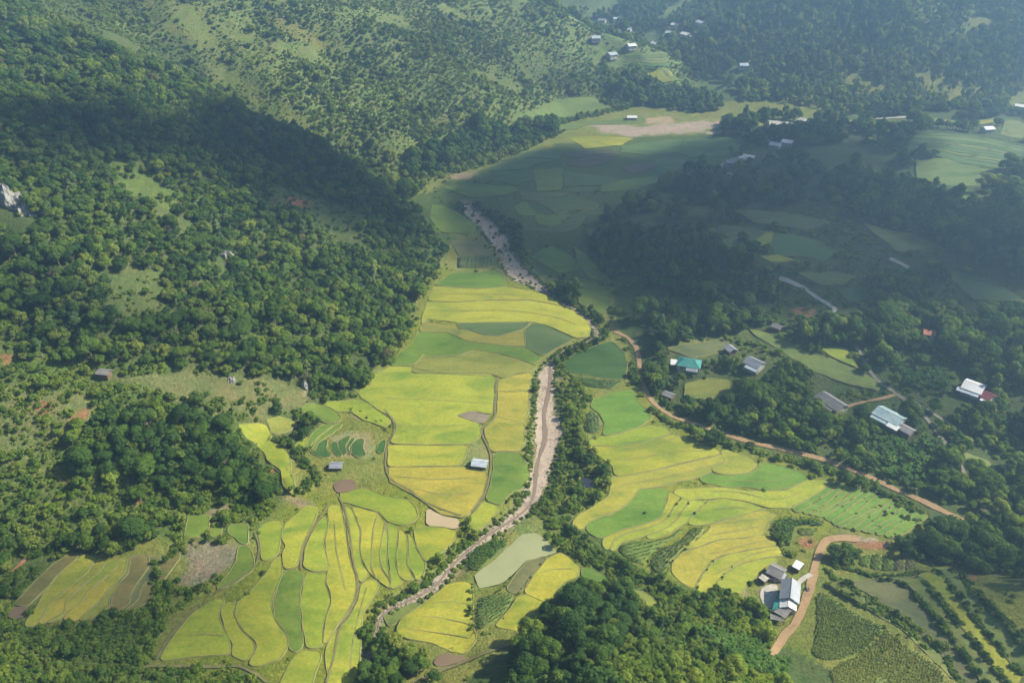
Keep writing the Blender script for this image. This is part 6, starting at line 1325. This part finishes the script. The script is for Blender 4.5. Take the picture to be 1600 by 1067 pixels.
for i in np.where(single)[0]:
    k = kname[i]; nm, lk, cat = TONE[k]; zn = PTS[int(Zn[i])][0]; lab = lk+' '+WHERE[zn]+place.get(int(i), ''); grp = nm.replace('_', ' ')+' plants '+WHERE[zn]
    if k == 'pointed' and zn == 'pointed': lab = 'dark pointed tree on the wooded knoll, %s of three' % WP[np_]; np_ += 1
    cr, tr = HI[int(KD[i])]; s = float(SZ[i])
    loc = (float(X[i]), float(Y[i]), float(ZH[i])-.05); rz = rnd.uniform(0, 6.28)
    if k == 'bush':
        o = obj(nm, cr, None, loc); o.rotation_euler[2] = rz; o.scale = (s, s*rnd.uniform(.85, 1.15), s*rnd.uniform(.8, 1.2))
    else:
        o = empty(nm, loc, rz); o.scale = (s, s, s*rnd.uniform(.85, 1.2)); obj(cr.name.split('.')[0], cr, o); obj(tr.name.split('.')[0], tr, o)
    tag(o, lab, cat, grp)
def mass(name, label, cat, sel):
    ix = np.where(sel & ~single)[0]
    if len(ix) == 0: return
    me = bpy.data.meshes.new(name); me.vertices.add(len(ix)); me.vertices.foreach_set('co', np.column_stack([X[ix], Y[ix], ZH[ix]-.05]).astype(np.float32).ravel())
    r = np.random.default_rng(len(ix)); sc = np.repeat(SZ[ix][:, None], 3, 1); sc[:, 2] *= r.uniform(.8, 1.25, len(ix)); sc[:, 1] *= r.uniform(.88, 1.12, len(ix))
    rt = np.column_stack([r.normal(0, .06, len(ix)), r.normal(0, .06, len(ix)), r.uniform(0, 6.28, len(ix))])
    me.attributes.new('sz', 'FLOAT_VECTOR', 'POINT').data.foreach_set('vector', sc.astype(np.float32).ravel()); me.attributes.new('turn', 'FLOAT_VECTOR', 'POINT').data.foreach_set('vector', rt.astype(np.float32).ravel())
    me.attributes.new('pick', 'INT', 'POINT').data.foreach_set('value', KD[ix].astype(np.int32))
    o = obj(name, me); md = o.modifiers.new('plants', 'NODES'); md.node_group = GN; tag(o, label, cat, kind='stuff'); return o
GN = bpy.data.node_groups.new('plants', 'GeometryNodeTree'); GN.interface.new_socket('Geometry', in_out='INPUT', socket_type='NodeSocketGeometry'); GN.interface.new_socket('Geometry', in_out='OUTPUT', socket_type='NodeSocketGeometry')
gn, gl_ = GN.nodes, GN.links; gi, go = gn.new('NodeGroupInput'), gn.new('NodeGroupOutput'); ip = gn.new('GeometryNodeInstanceOnPoints'); ci = gn.new('GeometryNodeCollectionInfo')
ci.inputs['Collection'].default_value = PROTO; ci.inputs['Separate Children'].default_value = True; ci.inputs['Reset Children'].default_value = True
def na(nm, ty): x = gn.new('GeometryNodeInputNamedAttribute'); x.data_type = ty; x.inputs[0].default_value = nm; return x.outputs[0]
gl_.new(gi.outputs[0], ip.inputs['Points']); gl_.new(ci.outputs[0], ip.inputs['Instance']); ip.inputs['Pick Instance'].default_value = True
gl_.new(na('pick', 'INT'), ip.inputs['Instance Index']); gl_.new(na('turn', 'FLOAT_VECTOR'), ip.inputs['Rotation']); gl_.new(na('sz', 'FLOAT_VECTOR'), ip.inputs['Scale']); gl_.new(ip.outputs[0], go.inputs[0])
zname = np.array([p[0] for p in PTS])[Zn.astype(int)]; isb = kname == 'bush'
MASS = [('forest', 'dense green forest covering the left hillside', 'forest', ['left hillside'], 0), ('undergrowth', 'low undergrowth between the trees of the left hillside', 'undergrowth', ['left hillside'], 1),
        ('scrub', 'scrub above the lower left terraces', 'scrub', ['left scrub', 'dark clump', 'bottom left trees'], 2), ('woodland', 'shaded woodland on the slope right of the dirt road', 'woodland', ['right bank', 'forest mound', 'right upper wood', 'village edge', 'lower right trees']+['banana grove '+q_ for q_ in GN_], 2),
        ('far_forest', 'hazy woods of the far valley', 'forest', ['far valley', 'dark trees'], 2), ('hill_forest', 'hazy forest on the far right hill', 'forest', ['far right hill'], 2),
        ('river_scrub', 'scrub along the river and between the paddies', 'scrub', ['river scrub', 'lower scrub', 'bottom bank trees', 'field edge', 'upper river trees'], 2), ('hedge_growth', 'hedge growth on the banks and beside the roads', 'hedge', ['lower right hedge', 'roadside bush', 'wooded knoll', 'pointed'], 2)]
for nm, lab, cat, zs, b in MASS:
    s = np.isin(zname, zs)
    if b < 2: s &= isb == bool(b)
    mass(nm, lab, cat, s)
print('PLANTS', len(X), 'single', int(single.sum()))
